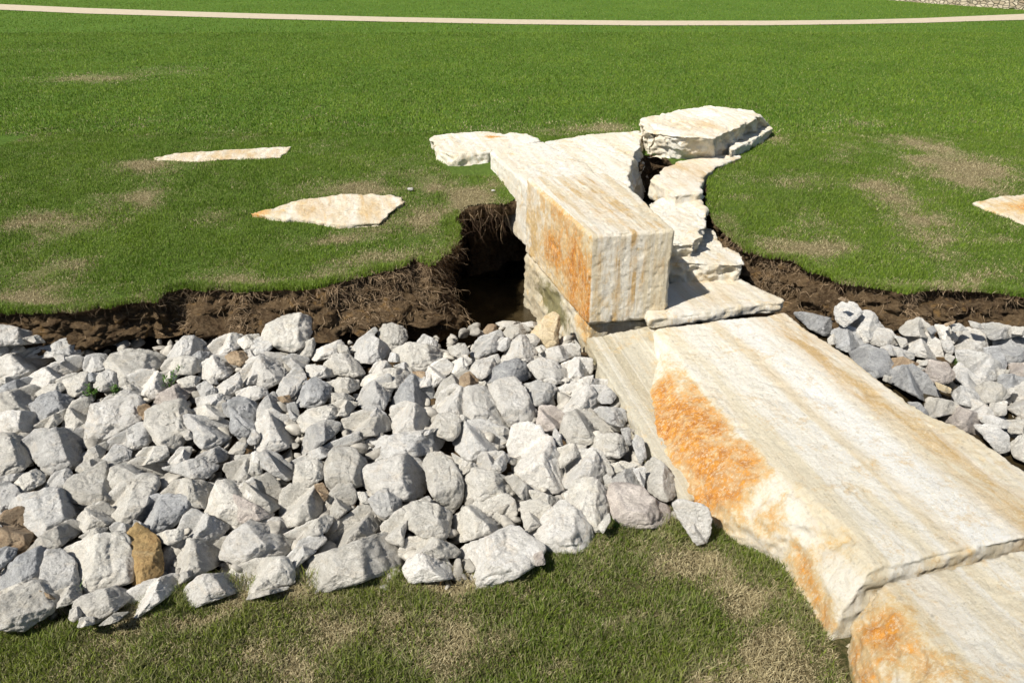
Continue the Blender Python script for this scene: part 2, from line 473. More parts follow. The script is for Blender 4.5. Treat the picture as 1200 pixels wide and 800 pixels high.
def dryness(X, Y):
    X = np.asarray(X, float).ravel(); Y = np.asarray(Y, float).ravel()
    P = p3(X, Y)
    d = np.zeros(len(X))
    wx = X + 0.10 * vnoise(P * 3.1, 5); wy = Y + 0.12 * vnoise(P * 2.7, 9)
    for (cx, cy, rx, ry, s) in dry_w:
        q = np.exp(-(((wx - cx) / rx) ** 2 + ((wy - cy) / ry) ** 2) * 0.9)
        d = np.maximum(d, q * s * .85)
    nz = fbm(P, 2.3, 4, 31)
    zone = np.where(Y < 3.6, 0.10, 0.11) * sstep(13, 9, Y)
    nz2 = np.clip(fbm(P, 0.9, 3, 131) * .9, 0, 1) * .35 * (Y > 3.6) * sstep(14, 8, Y)
    d = d + nz2 * .6
    return np.clip(d + zone + nz * np.where(Y < 3.6, 0.28, 0.24 * sstep(16, 6, Y)), 0, 1)

# flat stones set in the lawn, used to keep grass off them
FLATS = [[(177, 186), (202, 181), (275, 176), (344, 173), (338, 181), (330, 186), (275, 188), (229, 191), (183, 189)],
         [(291, 255), (318, 249), (330, 245), (357, 236), (410, 231), (463, 232), (474, 236), (475, 243), (450, 262), (445, 266), (412, 269), (375, 265), (321, 259)],
         [(1136, 240), (1165, 233), (1200, 228), (1260, 224), (1290, 270), (1240, 276), (1200, 266), (1165, 251)]]
flats_w = []
for f in FLATS:
    fw_ = np.array([on_lawn(*p)[:2] for p in f]); cc_ = fw_.mean(0)
    flats_w.append([tuple(cc_ + (q_ - cc_) * .95) for q_ in fw_])

def axis(dense_a, dense_b, step, lo, hi, g=1.09):
    a = list(np.arange(dense_a, dense_b + 1e-6, step))
    s, x = step, a[-1]
    while x < hi: s *= g; x += s; a.append(x)
    s, x = step, a[0]; b = []
    while x > lo: s *= g; x -= s; b.append(x)
    return np.array(b[::-1] + a)

XS = axis(-5.0, 5.0, 0.03, -320, 320); YS = axis(1.4, 8.5, 0.03, -40, 420)
GX, GY = np.meshgrid(XS, YS)
GZ = lawn_z(GX, GY) + 0.006 * fbm(p3(GX, GY), 9, 3, 3).reshape(GX.shape)
ins = in_poly(GX, GY, CH)
nx, ny = len(XS), len(YS)
idx = np.arange(nx * ny).reshape(ny, nx)
quads = np.stack([idx[:-1, :-1], idx[:-1, 1:], idx[1:, 1:], idx[1:, :-1]], -1).reshape(-1, 4)
insf = ins.ravel()[quads]
quads = quads[~insf.any(1)]
V = np.stack([GX.ravel(), GY.ravel(), GZ.ravel()], 1)
lawn = np_mesh("lawn", V, quads)
fattr(lawn, "dry", dryness(GX, GY))
fattr(lawn, "thatch", np.where(GY < 3.6, .85, .35 * sstep(10, 7, GY) * .6))
link("lawn", lawn, M_LAWN, kind="structure")

# channel bed
def bed_z(X, Y):
    wx = 0.85 - 0.246 * (Y - 5.0)
    left = -0.92 + 0.26 * sstep(2.9, 4.6, Y) - 0.50 * sstep(5.0, 5.4, Y) * sstep(-1.05, -.7, X)
    right = -0.655 + 0 * X
    return np.where(X < wx, left, right)
XB = axis(-4.5, 5.0, 0.04, -42, 42); YB = np.arange(2.0, 8.4, 0.04)
BX, BY = np.meshgrid(XB, YB)
BZ = bed_z(BX, BY) + 0.045 * fbm(p3(BX, BY), 3.5, 5, 12).reshape(BX.shape)
BZ = np.minimum(BZ, np.where((BX > -1.2) & (BX < 0.2) & (BY > 5.5), -1.1, lawn_z(BX, BY) - 0.12))
ib = np.arange(BX.size).reshape(BX.shape)
qb = np.stack([ib[:-1, :-1], ib[:-1, 1:], ib[1:, 1:], ib[1:, :-1]], -1).reshape(-1, 4)
link("creek_bed", np_mesh("creek_bed", np.stack([BX.ravel(), BY.ravel(), BZ.ravel()], 1), qb), M_SOIL, kind="structure")

# water lying in the wash-out and in the right-hand channel
def water_sheet(x0, x1, y0, y1, z, V, Q, cut=None):
    gx, gy = np.meshgrid(np.linspace(x0, x1, 30), np.linspace(y0, y1, 30))
    if cut: gx = np.maximum(gx, cut(gy))
    k = np.arange(900).reshape(30, 30) + sum(len(a) for a in V)
    V.append(np.stack([gx.ravel(), gy.ravel(), np.full(900, z)], 1))
    Q.append(np.stack([k[:-1, :-1], k[:-1, 1:], k[1:, 1:], k[1:, :-1]], -1).reshape(-1, 4))
wv_, wq_ = [], []
water_sheet(-0.8, 0.35, 5.15, 7.2, -0.97, wv_, wq_)
water_sheet(0.6, 9.0, 3.0, 6.6, -0.625, wv_, wq_, lambda y: 0.62 - 0.246 * (y - 5.0) + .35)
link("water", np_mesh("water", np.concatenate(wv_), np.concatenate(wq_)), M_WATER, kind="structure")

# eroded bank: a displaced ribbon from under the turf lip to the foot of the cut
def resample(pts, step):
    out = [np.array(pts[0], float)]
    for a, b in zip(pts[:-1], pts[1:]):
        a = np.array(a, float); b = np.array(b, float)
        n = max(1, int(np.hypot(*(b[:2] - a[:2])) / step))
        for k in range(1, n + 1): out.append(a + (b - a) * k / n)
    return np.array(out)
E = resample([(-40, edge_w[0][1] + .3, .12, -.58), (-9, edge_w[0][1] + .1, .12, -.58)] + edge_w + [(40, edge_w[-1][1] + .4, .2, -.6)], 0.025)
far_out = (np.abs(E[:, 0]) > 8)
E = E[~far_out | (np.arange(len(E)) % 12 == 0)]
T = np.gradient(E[:, :2], axis=0); T /= np.linalg.norm(T, axis=1, keepdims=True) + 1e-9
for _ in range(6): T[1:-1] = (T[:-2] + T[1:-1] * 2 + T[2:]) / 4
T /= np.linalg.norm(T, axis=1, keepdims=True) + 1e-9
NR = np.stack([T[:, 1], -T[:, 0]], 1)          # towards the channel (edge runs left to right, channel on the near side)
lip_n = fbm(p3(E[:, 0], E[:, 1]), 4, 5, 77, .65) * 0.05
BANK_TOP = E[:, :2] + NR * lip_n[:, None]
rows = []
TR = 26
for k in range(TR):
    if k == 0: off, z = np.full(len(E), -0.10), lawn_z(E[:, 0], E[:, 1]) - 0.02
    elif k == 1: off, z = np.full(len(E), 0.0), lawn_z(E[:, 0], E[:, 1]) - 0.005
    else:
        qq = (k - 1) / (TR - 2)
        ztop = lawn_z(E[:, 0], E[:, 1]) - 0.005
        z = ztop + (E[:, 3] - ztop) * qq
        und = -0.05 * math.sin(min(1, qq * 2.2) * math.pi) * (E[:, 2] < 0.31)
        off = np.where(E[:, 2] < -.08, E[:, 2] * sstep(.13, .26, qq) + .02 * sstep(0, .15, qq), E[:, 2] * (qq ** 1.5)) + und
    base = BANK_TOP + NR * off[:, None]
    P = np.column_stack([base, z])
    if k >= 1:
        amp = 0.025 + 0.055 * min(1, (k - 1) / 6)
        dn = fbm(P * [1, 1, 1.7], 8, 5, 40, 0.62) * amp
        crease = -np.abs(vnoise(P * [2.5, 2.5, 9], 61)) * 0.03
        P[:, :2] += NR * (dn + (crease if k > 2 else 0))[:, None]
        P[:, 2] += fbm(P, 11, 3, 43) * 0.012 * (k > 1)
    rows.append(P)
BV = np.concatenate(rows)
nb_ = len(E)
ii = np.arange(len(BV)).reshape(TR, nb_)
qk = np.stack([ii[:-1, :-1], ii[1:, :-1], ii[1:, 1:], ii[:-1, 1:]], -1).reshape(-1, 4)
link("eroded_bank", np_mesh("eroded_bank", BV, qk), M_SOIL, kind="structure")

# path across the far lawn
PATH = [(-900, -34, -27), (-300, -8, -2), (0, 5.5, 12), (100, 10, 16.5), (200, 13.5, 19.5), (300, 16.5, 22.5), (450, 20.5, 26), (600, 23.5, 29), (750, 25, 30.5), (900, 25, 30.3), (1000, 24, 29),
        (1080, 22, 27.5), (1140, 19.5, 25.5), (1200, 17, 24), (1400, 6, 15), (1800, -16, -6)]
pv = []
for i in range(len(PATH) - 1):
    a, b_ = PATH[i], PATH[i + 1]
    for k in range(8):
        t = k / 8
        px = a[0] + (b_[0] - a[0]) * t
        t2 = t
        f = a[1] + (b_[1] - a[1]) * t2; n = a[2] + (b_[2] - a[2]) * t2
        A = at(px, f, 0.0); B = at(px, n, 0.0)
        for P in (A, (A + B) / 2, B): pv.append((P[0], P[1], float(lawn_z(P[0], P[1])) + 0.012))
pv = np.array(pv); ip = np.arange(len(pv)).reshape(-1, 3)
qp = np.stack([ip[:-1, :-1], ip[:-1, 1:], ip[1:, 1:], ip[1:, :-1]], -1).reshape(-1, 4)
link("path", np_mesh("path", pv, qp), M_PATH, kind="structure")

# ------------------------------------------------------------------ limestone pieces (remeshed, chipped and pitted)
def remesh(verts, faces, voxel, bevel=0.0):
    me = bpy.data.meshes.new("tmp"); me.from_pydata([tuple(v) for v in verts], [], faces); me.update()
    bm = bmesh.new(); bm.from_mesh(me)
    bmesh.ops.recalc_face_normals(bm, faces=bm.faces)
    if bevel:
        bmesh.ops.bevel(bm, geom=[e for e in bm.edges], offset=bevel, segments=2, affect='EDGES', clamp_overlap=True)
    bm.to_mesh(me); bm.free()
    o = bpy.data.objects.new("tmp", me); COL.objects.link(o)
    md = o.modifiers.new("r", 'REMESH'); md.mode = 'VOXEL'; md.voxel_size = voxel
    dg = bpy.context.evaluated_depsgraph_get()
    ev = o.evaluated_get(dg); r = bpy.data.meshes.new_from_object(ev)
    bpy.data.objects.remove(o); bpy.data.meshes.remove(me)
    return r

def anchor_mask(P, anchors):
    s = np.zeros(len(P))
    for (c, r, k) in anchors:
        d = np.linalg.norm((P - c) / r, axis=1)
        s = np.maximum(s, k * np.clip(1.25 - d, 0, 1))
    return s

RN = np.array([0.971, 0.239])
def stone(name, verts, faces, mat, label, cat, voxel=0.02, bevel=0.02, rough=0.012, fine=0.004, side_rough=0.0, stains=(), moss=(), warm=(), seed=0, group=None, parent=None, band=None, left_only=False):
    m = remesh(verts, faces, voxel, bevel)
    n = len(m.vertices)
    co = np.empty(n * 3, np.float32); m.vertices.foreach_get("co", co); co = co.reshape(-1, 3).astype(float)
    no = np.empty(n * 3, np.float32); m.vertices.foreach_get("normal", no); no = no.reshape(-1, 3).astype(float)
    d = rough * fbm(co, 1.6, 5, seed, .42) + fine * .7 * fbm(co, 22, 4, seed + 9, 0.7) - fine * 1.6 * np.clip(vnoise(co * 33, seed + 12) - .3, 0, 1)
    chip = np.clip(vnoise(co * 11, seed + 20) - 0.45, 0, 1) * -0.03
    d += chip * (rough / 0.012)
    if side_rough:
        side = sstep(0.75, 0.3, np.abs(no[:, 2]))
        rid = np.abs(fbm(co * [1, 1, 1.6], 3.6, 4, seed + 3, 0.5))
        d -= side * side_rough * rid * 1.4
        d += side * side_rough * 0.22 * vnoise(co * [13, 13, 26], seed + 7)
    eg = 1 - np.max(np.abs(np.stack([no[:, :2] @ RN, no[:, 1] * .971 - no[:, 0] * .239, no[:, 2]], 1)), 1)
    d -= np.clip(eg * 5, 0, 1) * 0.022 * np.clip(fbm(co, 8, 4, seed + 31, .6) + .1, 0, 1)
    co2 = co + no * d[:, None]
    m.vertices.foreach_set("co", co2.astype(np.float32).ravel()); m.update()
    m.polygons.foreach_set("use_smooth", np.ones(len(m.polygons), bool))
    sm = anchor_mask(co, stains)
    if left_only: sm *= sstep(.08, .4, -(no[:, :2] @ RN))
    fattr(m, "stain", sm); fattr(m, "moss", anchor_mask(co, moss)); wv = anchor_mask(co, warm)
    wh = np.zeros(n)
    if band:
        u = (co[:, :2] @ RN - band[0]) / (band[1] - band[0]) + 0.03 * vnoise(co * 1.5, 3)
        wh = 1.5 * np.exp(-((u - .60) / .10) ** 2) + .6 * np.exp(-((u - .36) / .03) ** 2) + .35 * np.exp(-((u - .22) / .02) ** 2)
        wv = np.maximum(wv * (u > .7) * .5 + wv * (u < 0) , 1.25 * np.exp(-((u - .84) / .11) ** 2) + .35 * np.exp(-((u - .45) / .05) ** 2))
        wh *= no[:, 2] > .6
    fattr(m, "warm", wv); fattr(m, "white", wh)
    c = (co.min(0) + co.max(0)) / 2; c[2] = co[:, 2].min()
    o = link(name, m, mat, c, parent)
    if parent is None:
        o["label"] = label; o["category"] = cat
    if group: o["group"] = group
    return o

def roughen(top, bot, amp, seed):
    rj = np.random.default_rng(seed); T2, B2 = [], []
    n = len(top)
    for i in range(n):
        j = (i + 1) % n
        L = np.linalg.norm(np.array(top[j]) - top[i]); k = max(1, int(L / .07))
        for q_ in range(k):
            o_ = np.array([rj.normal(0, amp), rj.normal(0, amp), 0]) * (1 if q_ else .4)
            T2.append(top[i] + (top[j] - top[i]) * q_ / k + o_); B2.append(bot[i] + (bot[j] - bot[i]) * q_ / k + o_ * .8)
    return T2, B2
def prism(top, bot):
    n = len(top)
    v = list(top) + list(bot)
    f = [list(range(n)), list(range(2 * n - 1, n - 1, -1))]
    for i in range(n):
        j = (i + 1) % n
        f.append([i, n + i, n + j, j])
    return v, f

def px_prism(top_px, zt, zb, shrink=0.0, bot_px=None, rj=0):
    top = [at(p[0], p[1], p[2] if len(p) > 2 else zt) for p in top_px]
    if bot_px:
        bot = [at(p[0], p[1], zb) for p in bot_px]
    else:
        c = np.mean(top, 0)
        bot = [np.array([t[0] + (c[0] - t[0]) * shrink, t[1] + (c[1] - t[1]) * shrink, zb]) for t in top]
    if rj: top, bot = roughen(top, bot, rj, int(top_px[0][0]))
    return prism(top, bot)

def A3(px, py, z, rx, ry, rz, k): return (at(px, py, z), np.array([rx, ry, rz]), k)

ORIENT = Vector((-0.246, 1, 0)).normalized()
G = "cut limestone blocks of the tumbled wall"
# tall cap block
v, f = px_prism([(692, 276), (792, 269), (733, 214), (708, 203), (616, 207)], 0.25, -0.44)
cap_l = at(650, 250, .25)
stone("limestone_block", v, f, M_CAP, "tall squared limestone block standing on the wall with orange rust on its left side", "stone block", 0.010, 0.014, 0.007, 0.0045,
      left_only=True, stains=[(cap_l + np.array([.0, .0, -.3]), np.array([.5, 1.0, .85]), .62), (at(680, 270, .25) + np.array([0, .1, -.42]), np.array([.3, .42, .5]), 1.15), (at(645, 236, .25) + np.array([0, .0, -.38]), np.array([.2, .3, .26]), .9)],
      warm=[A3(700, 235, .25, .2, .9, .12, .6)], moss=[A3(735, 384, -.44, .5, .2, .06, .6)], seed=1)
# block behind it
v, f = px_prism([(574, 178), (582, 173), (637, 166), (690, 192), (705, 210), (616, 216)], 0.165, -0.42)
stone("limestone_block", v, f, M_ROUGH, "white limestone block directly behind the rust-sided cap block above the dark hole", "stone block", 0.013, 0.01, 0.012, 0.005, seed=2,
      warm=[A3(585, 220, 0, .2, .3, .2, .5)])
# jagged slab on its right
v, f = px_prism([(639, 166), (690, 158), (748, 153), (754, 159), (744, 182), (740, 200), (737, 226), (700, 218), (632, 173)], 0.135, -0.3,
                bot_px=[(637, 200), (690, 190), (760, 185), (762, 195), (756, 230), (752, 250), (746, 268), (708, 250), (640, 210)], rj=.014)
stone("limestone_slab", v, f, M_ROUGH, "white limestone slab with jagged broken right edge beside the dark cleft", "stone slab", 0.013, 0.008, 0.014, 0.006, side_rough=0.06, seed=3)
# left low slab
v, f = px_prism([(501, 162), (509, 158), (555, 154), (620, 157), (637, 166), (576, 177), (531, 181), (512, 176)], 0.12, -0.14,
                bot_px=[(504, 190), (515, 180), (555, 172), (620, 176), (637, 190), (578, 208), (537, 214), (515, 205)], rj=.014)
stone("limestone_slab", v, f, M_ROUGH, "low cream slab lying in the grass on the far left of the wall", "stone slab", 0.02, 0.012, 0.018, 0.006, side_rough=0.04, seed=4,
      stains=[A3(578, 161, .12, .14, .08, .05, .9)])
# big boulder slab top right
v, f = px_prism([(751, 138), (775, 133), (829, 124), (884, 129), (893, 136), (868, 148), (846, 158), (838, 163), (795, 160), (753, 153)], 0.27, -0.02,
                bot_px=[(751, 165), (775, 150), (829, 138), (893, 142), (908, 152), (878, 170), (857, 182), (842, 189), (795, 190), (756, 186)], rj=.02)
stone("limestone_slab", v, f, M_ROUGH, "largest rough white slab, topmost of the tumbled stones, with shaded right flank", "stone slab", 0.014, 0.008, 0.02, 0.006, side_rough=0.05, seed=5,
      warm=[A3(830, 146, .27, .5, .35, .1, .7)])
v, f = px_prism([(852, 168), (880, 152), (904, 146), (908, 150), (880, 166), (856, 178)], 0.10, -0.1)
stone("limestone_slab", v, f, M_ROUGH, "thin white ledge poking out right of the topmost slab", "stone slab", 0.02, 0.01, 0.012, 0.006, side_rough=0.02, seed=51)
# slab below it
v, f = px_prism([(762, 210), (779, 196), (793, 188), (840, 182), (869, 182), (869, 185), (842, 194), (828, 205), (823, 213), (821, 226), (791, 229), (778, 220)], 0.03, -0.16, rj=.012)
stone("limestone_slab", v, f, M_ROUGH, "flat tan-tinged slab with pointed right corner just below the topmost slab", "stone slab", 0.016, 0.01, 0.01, 0.005, side_rough=0.02, seed=6,
      warm=[A3(800, 200, .03, .5, .6, .1, .8)])
v, f = px_prism([(759, 238), (768, 232), (791, 227), (820, 226), (826, 245), (829, 263), (815, 284), (775, 286)], -0.06, -0.34, rj=.016)
stone("limestone_slab", v, f, M_ROUGH, "rough white stone in the middle of the right-hand stepped row", "stone slab", 0.011, 0.008, 0.03, 0.007, side_rough=0.06, seed=7)
v, f = px_prism([(775, 258), (829, 262), (838, 268), (850, 285), (865, 291), (876, 308), (840, 309), (776, 306)], -0.2, -0.40, rj=.01)
stone("limestone_block", v, f, M_ROUGH, "squat white block with rounded top right of the tall cap block", "stone block", 0.011, 0.012, 0.028, 0.007, side_rough=0.05, seed=8)
v, f = px_prism([(740, 338), (800, 328), (862, 323), (921, 351), (918, 355), (872, 358), (830, 367), (760, 374)], -0.365, -0.45)
stone("limestone_slab", v, f, M_ROUGH, "thin flat slab carrying the shadow of the tall cap block", "stone slab", 0.014, 0.008, 0.008, 0.004, side_rough=0.015, seed=9,
      warm=[A3(850, 345, -.365, .4, .3, .1, .4)])
# base course under the cap block
cb = [at(612, 207, .25), at(692, 276, .25), at(792, 269, .25), at(705, 203, .25)]
top = [np.array([c[0] + .012, c[1] + (.03 if i_ in (1, 2) else 0), -0.447]) for i_, c in enumerate(cb)]
bot = [np.array([c[0] + .01, c[1] + .02, -1.35]) for c in cb]
v, f = prism(top, bot)
pL = (top[0] + top[1]) / 2
stone("limestone_block", v, f, M_BASE, "mossy damp base block under the tall cap block, half sunk in the wash-out", "stone block", 0.02, 0.015, 0.02, 0.006, side_rough=0.03, seed=10,
      moss=[(np.array([pL[0], pL[1], -.62]), np.array([.35, .6, .2]), 1.0)], stains=[(np.array([top[1][0], top[1][1] + .2, -.55]), np.array([.12, .3, .15]), .8)])
# sunken slab left of the ramp
tl = [(683, 394, -.462), (772, 378, -.462), (850, 470, -.53), (880, 560, -.62), (806, 590, -.655), (768, 546, -.62), (738, 484, -.56), (702, 430, -.50)]
top = [at(*p) for p in tl]
bot = [np.array([t[0] + (0.02 if i not in (1, 2, 3) else 0.0), t[1], t[2] - 0.4]) for i, t in enumerate(top)]
v, f = prism(top, bot)
stone("limestone_slab", v, f, M_BASE, "dull tilted slab between the grey rocks and the orange-stained ramp block", "stone slab", 0.016, 0.012, 0.01, 0.004, side_rough=0.02, seed=11,
      moss=[A3(p[0] - 2, p[1], p[2] - .12, .09, .16, .12, .95) for p in (tl[0], tl[7], tl[6], tl[5], (755, 515, -.66), (720, 455, -.56))])

# big ramp block, lofted: foot-left, top-left, top-right
def loft(sections, zb):
    rowsv = []
    for (fl, tl_, tr_) in sections:
        a = at(*fl); b = at(*tl_); c = at(*tr_)
        rowsv.append([np.array([a[0] + .02, a[1], zb]), a, a + (b - a) * .5 + np.array([-.03, -.01, .02]), b, b + (c - b) * .5 + np.array([0, 0, .006]), c, np.array([c[0], c[1], zb])])
    n = len(rowsv[0]); vs = [p for r in rowsv for p in r]; fs = []
    for i in range(len(rowsv) - 1):
        for j in range(n):
            k = (j + 1) % n
            fs.append([i * n + j, i * n + k, (i + 1) * n + k, (i + 1) * n + j])
    fs.append(list(range(n))); fs.append(list(range(len(vs) - 1, len(vs) - 1 - n, -1)))
    return vs, fs
secs = [((765, 396, -.47), (772, 383, -.405), (920, 365, -.405)),
        ((767, 428, -.51), (792, 412, -.40), (950, 387, -.40)),
        ((759, 462, -.545), (829, 463, -.40), (1000, 422, -.40)),
        ((768, 519, -.60), (872, 513, -.40), (1042, 453, -.40)),
        ((797, 574, -.66), (925, 562, -.40), (1092, 488, -.40)),
        ((834, 626, -.74), (958, 592, -.40), (1122, 498, -.40)),
        ((900, 660, -.76), (1002, 628, -.40), (1215, 556, -.40)),
        ((968, 764, -.77), (1022, 668, -.41), (1330, 603, -.41))]
v, f = loft(secs, -1.05)
stone("limestone_block", v, f, M_RAMP, "long huge limestone block in the foreground with big orange stain on its left flank", "stone block", 0.0125, 0.01, 0.010, 0.004, side_rough=0.02, seed=12, left_only=True, band=(float(at(829, 463, -.4)[:2] @ RN), float(at(1000, 422, -.4)[:2] @ RN)),
      stains=[A3(808, 495, -.5, .32, .46, .3, 1.2), A3(845, 560, -.58, .28, .34, .3, 1.15), A3(780, 465, -.52, .16, .3, .2, 1.0), A3(905, 610, -.55, .10, .14, .18, .55), A3(940, 672, -.62, .09, .20, .12, .72), A3(960, 712, -.66, .07, .14, .10, .66)],
      warm=[A3(1010, 435, -.4, .22, .8, .1, .75), A3(1130, 530, -.4, .22, .7, .1, .8), A3(940, 385, -.4, .3, .5, .1, .8), A3(900, 640, -.65, .5, .4, .3, .35)],
      moss=[A3(960, 745, -.77, .06, .12, .09, .8), A3(930, 700, -.77, .05, .12, .06, .6)])
secs = [((976, 764, -.77), (1026, 678, -.43), (1340, 610, -.43)),
        ((986, 800, -.77), (1070, 735, -.43), (1400, 690, -.43)),
        ((1030, 880, -.77), (1130, 810, -.43), (1400, 740, -.43)),
        ((1150, 1100, -.77), (1280, 960, -.43), (1600, 880, -.43))]
v, f = loft(secs, -1.05)
stone("limestone_block", v, f, M_RAMP, "cream limestone block in the bottom right corner, cut off by the frame", "stone block", 0.0125, 0.02, 0.014, 0.005, side_rough=0.025, seed=13,
      stains=[A3(1040, 765, -.62, .2, .22, .2, 1.0), A3(1010, 790, -.65, .12, .2, .14, .85), A3(1090, 800, -.55, .14, .14, .16, .8)],
      warm=[A3(1030, 700, -.5, .3, .3, .2, .6)], moss=[A3(985, 790, -.77, .05, .15, .1, .9)])
# flat stones flush with the lawn
FL = ["long narrow cream slab flush with the grass, left of the other lawn slabs", "broad cracked cream slab set in the grass beside the washed-out hole", "orange-tinted flat slab in the grass at the right edge"]
for i, fl in enumerate(FLATS):
    top = []
    for p in fl:
        P = on_lawn(*p); top.append(P + np.array([0, 0, 0.018 if i != 1 else 0.04]))
    bot = [np.array([t[0], t[1], t[2] - 0.2]) for t in top]
    top, bot = roughen(top, bot, .013, 50 + i)
    v, f = prism(top, bot)
    c = np.mean(top, 0)
    stone("lawn_slab", v, f, M_ROUGH, FL[i], "stone slab", 0.018, 0.008, 0.008, 0.006, side_rough=0.03, seed=20 + i,
          warm=[(c, np.array([1.0, .5, .3]), .85)], stains=[(top[0] + np.array([.12, .02, 0]), np.array([.2, .12, .1]), .8)] if i == 1 else [(c, np.array([.5, .2, .1]), .75)] if i == 2 else [])

# ------------------------------------------------------------------ riprap rocks: outline, colour
ROCKDATA = {}
exec_data = []
def RK(ox, oy, txt):
    for ln in txt.strip().splitlines():
        ln = ln.strip()
        if not ln: continue
        parts = ln.split()
        exec_data.append((parts[0], [(ox + int(a.split(',')[0]) / 4.0, oy + int(a.split(',')[1]) / 4.0) for a in parts[1:]]))
RK(0, 340, """
w -60,130 0,148 60,170 130,215 200,260 150,278 60,262 0,245 -60,240
b -40,215 40,240 30,300 -40,310
w 40,255 100,260 112,292 30,302
c 118,213 185,213 203,255 160,248
g 130,282 200,255 320,233 350,250 377,300 360,328 320,312 250,288
w -60,305 0,300 120,285 230,285 292,310 270,352 150,367 90,412 20,412 -60,395
w 262,300 320,308 328,330 280,347
w 103,405 170,370 290,335 370,333 407,360 400,387 300,397 270,432 190,452 120,437
c -40,418 60,411 88,420 60,442 -40,452
b -60,458 0,452 70,424 130,424 168,467 100,473 0,482
c -60,482 0,478 60,470 160,465 190,490 172,540 166,597 120,603 60,572 -60,557
c 293,400 350,386 410,394 432,420 427,470 370,500 320,483 296,440
g 398,345 420,298 470,296 505,308 512,340 492,377 430,382 400,367
c 178,465 230,440 285,443 303,475 270,492 195,492
b 163,510 220,483 290,483 338,540 322,577 250,592 200,603 173,587
w 443,430 480,383 520,373 552,400 560,440 520,468 470,468
c 505,330 560,283 620,273 660,298 720,308 775,340 752,377 700,367 650,380 610,445 560,442 535,392
w 618,380 680,363 740,373 777,430 777,470 740,503 700,508 650,467 623,410
g 765,310 870,218 920,223 963,270 942,302 880,322 800,332
c 768,345 800,312 880,310 942,340 942,392 890,402 830,375 790,382
b 888,310 940,282 988,300 950,332 900,328
w 967,262 1020,218 1090,206 1140,223 1153,267 1090,282 1040,307 970,302
w 943,335 1010,303 1060,303 1128,350 1112,382 1040,417 975,422 943,387
t 1063,300 1100,283 1150,288 1163,330 1120,358 1080,337
c 1123,222 1170,208 1215,213 1222,262 1155,268
w 1138,282 1200,270 1215,300 1200,320 1165,312
w 1118,380 1200,322 1240,345 1235,400 1200,443 1143,438
w 1008,450 1070,418 1132,388 1133,440 1122,478 1060,493 1020,478
c 838,410 900,401 948,420 912,458 850,448
g 928,438 975,423 1012,480 1000,498 938,492
m 708,538 760,473 840,448 912,458 923,490 870,522 800,527 728,561
w 398,682 440,600 468,518 560,508 652,513 683,590 662,642 580,662 500,683 428,703
w 448,516 520,478 620,463 662,478 693,522 650,527 560,507 480,518
c 287,640 320,558 370,518 432,518 433,570 412,642 370,668 308,658
g 353,520 395,486 432,493 433,530 380,533
c 168,610 250,588 313,573 292,622 250,643 200,638
g 487,702 540,668 650,633 712,638 733,697 680,738 590,748 528,723
c 708,610 728,543 800,523 892,528 908,590 882,652 862,668 872,702 800,763 758,742 738,680
g 898,560 950,588 1050,618 1083,650 1083,702 1000,743 938,733 898,650
c 898,545 970,528 1062,528 1058,602 1010,613 940,588
b 1058,520 1130,493 1203,540 1203,602 1165,622 1100,572 1060,572
b 1088,610 1150,558 1193,590 1193,642 1150,693 1110,683 1083,650
g 928,488 1030,488 1093,505 1060,532 990,532 933,532
w 1113,480 1160,453 1215,453 1222,500 1200,518 1140,508
w -60,556 0,558 80,568 183,620 160,672 120,692 0,645 -60,640
c -60,655 0,650 100,692 163,712 163,800 150,822 60,862 -60,872
g 158,660 230,628 330,668 400,678 428,740 372,800 350,838 290,848 215,842 180,750
c 388,790 430,733 500,723 512,745 470,793 400,803
g 485,782 560,718 613,770 600,812 500,818
t 658,538 700,533 728,570 702,623 663,592
c 597,805 680,733 782,743 785,792 740,812
w 787,793 850,733 905,750 880,800 830,815
c 1068,752 1120,708 1163,730 1132,773
w 1163,700 1200,648 1222,690 1203,723
w 1138,808 1200,753 1240,775 1235,822 1180,832
g 893,805 940,758 1030,738 1063,770 1055,810 980,818
c 840,640 890,655 900,700 872,705
c 560,445 620,440 640,470 600,468
b 395,385 440,388 470,398 440,432 412,420
c 745,375 790,385 830,378 842,408 800,440 780,432
c 950,425 1015,418 1020,445 985,440
g 0,860 60,868 110,880 60,900 0,905
g 610,640 640,662 690,742 660,738 600,745
""")
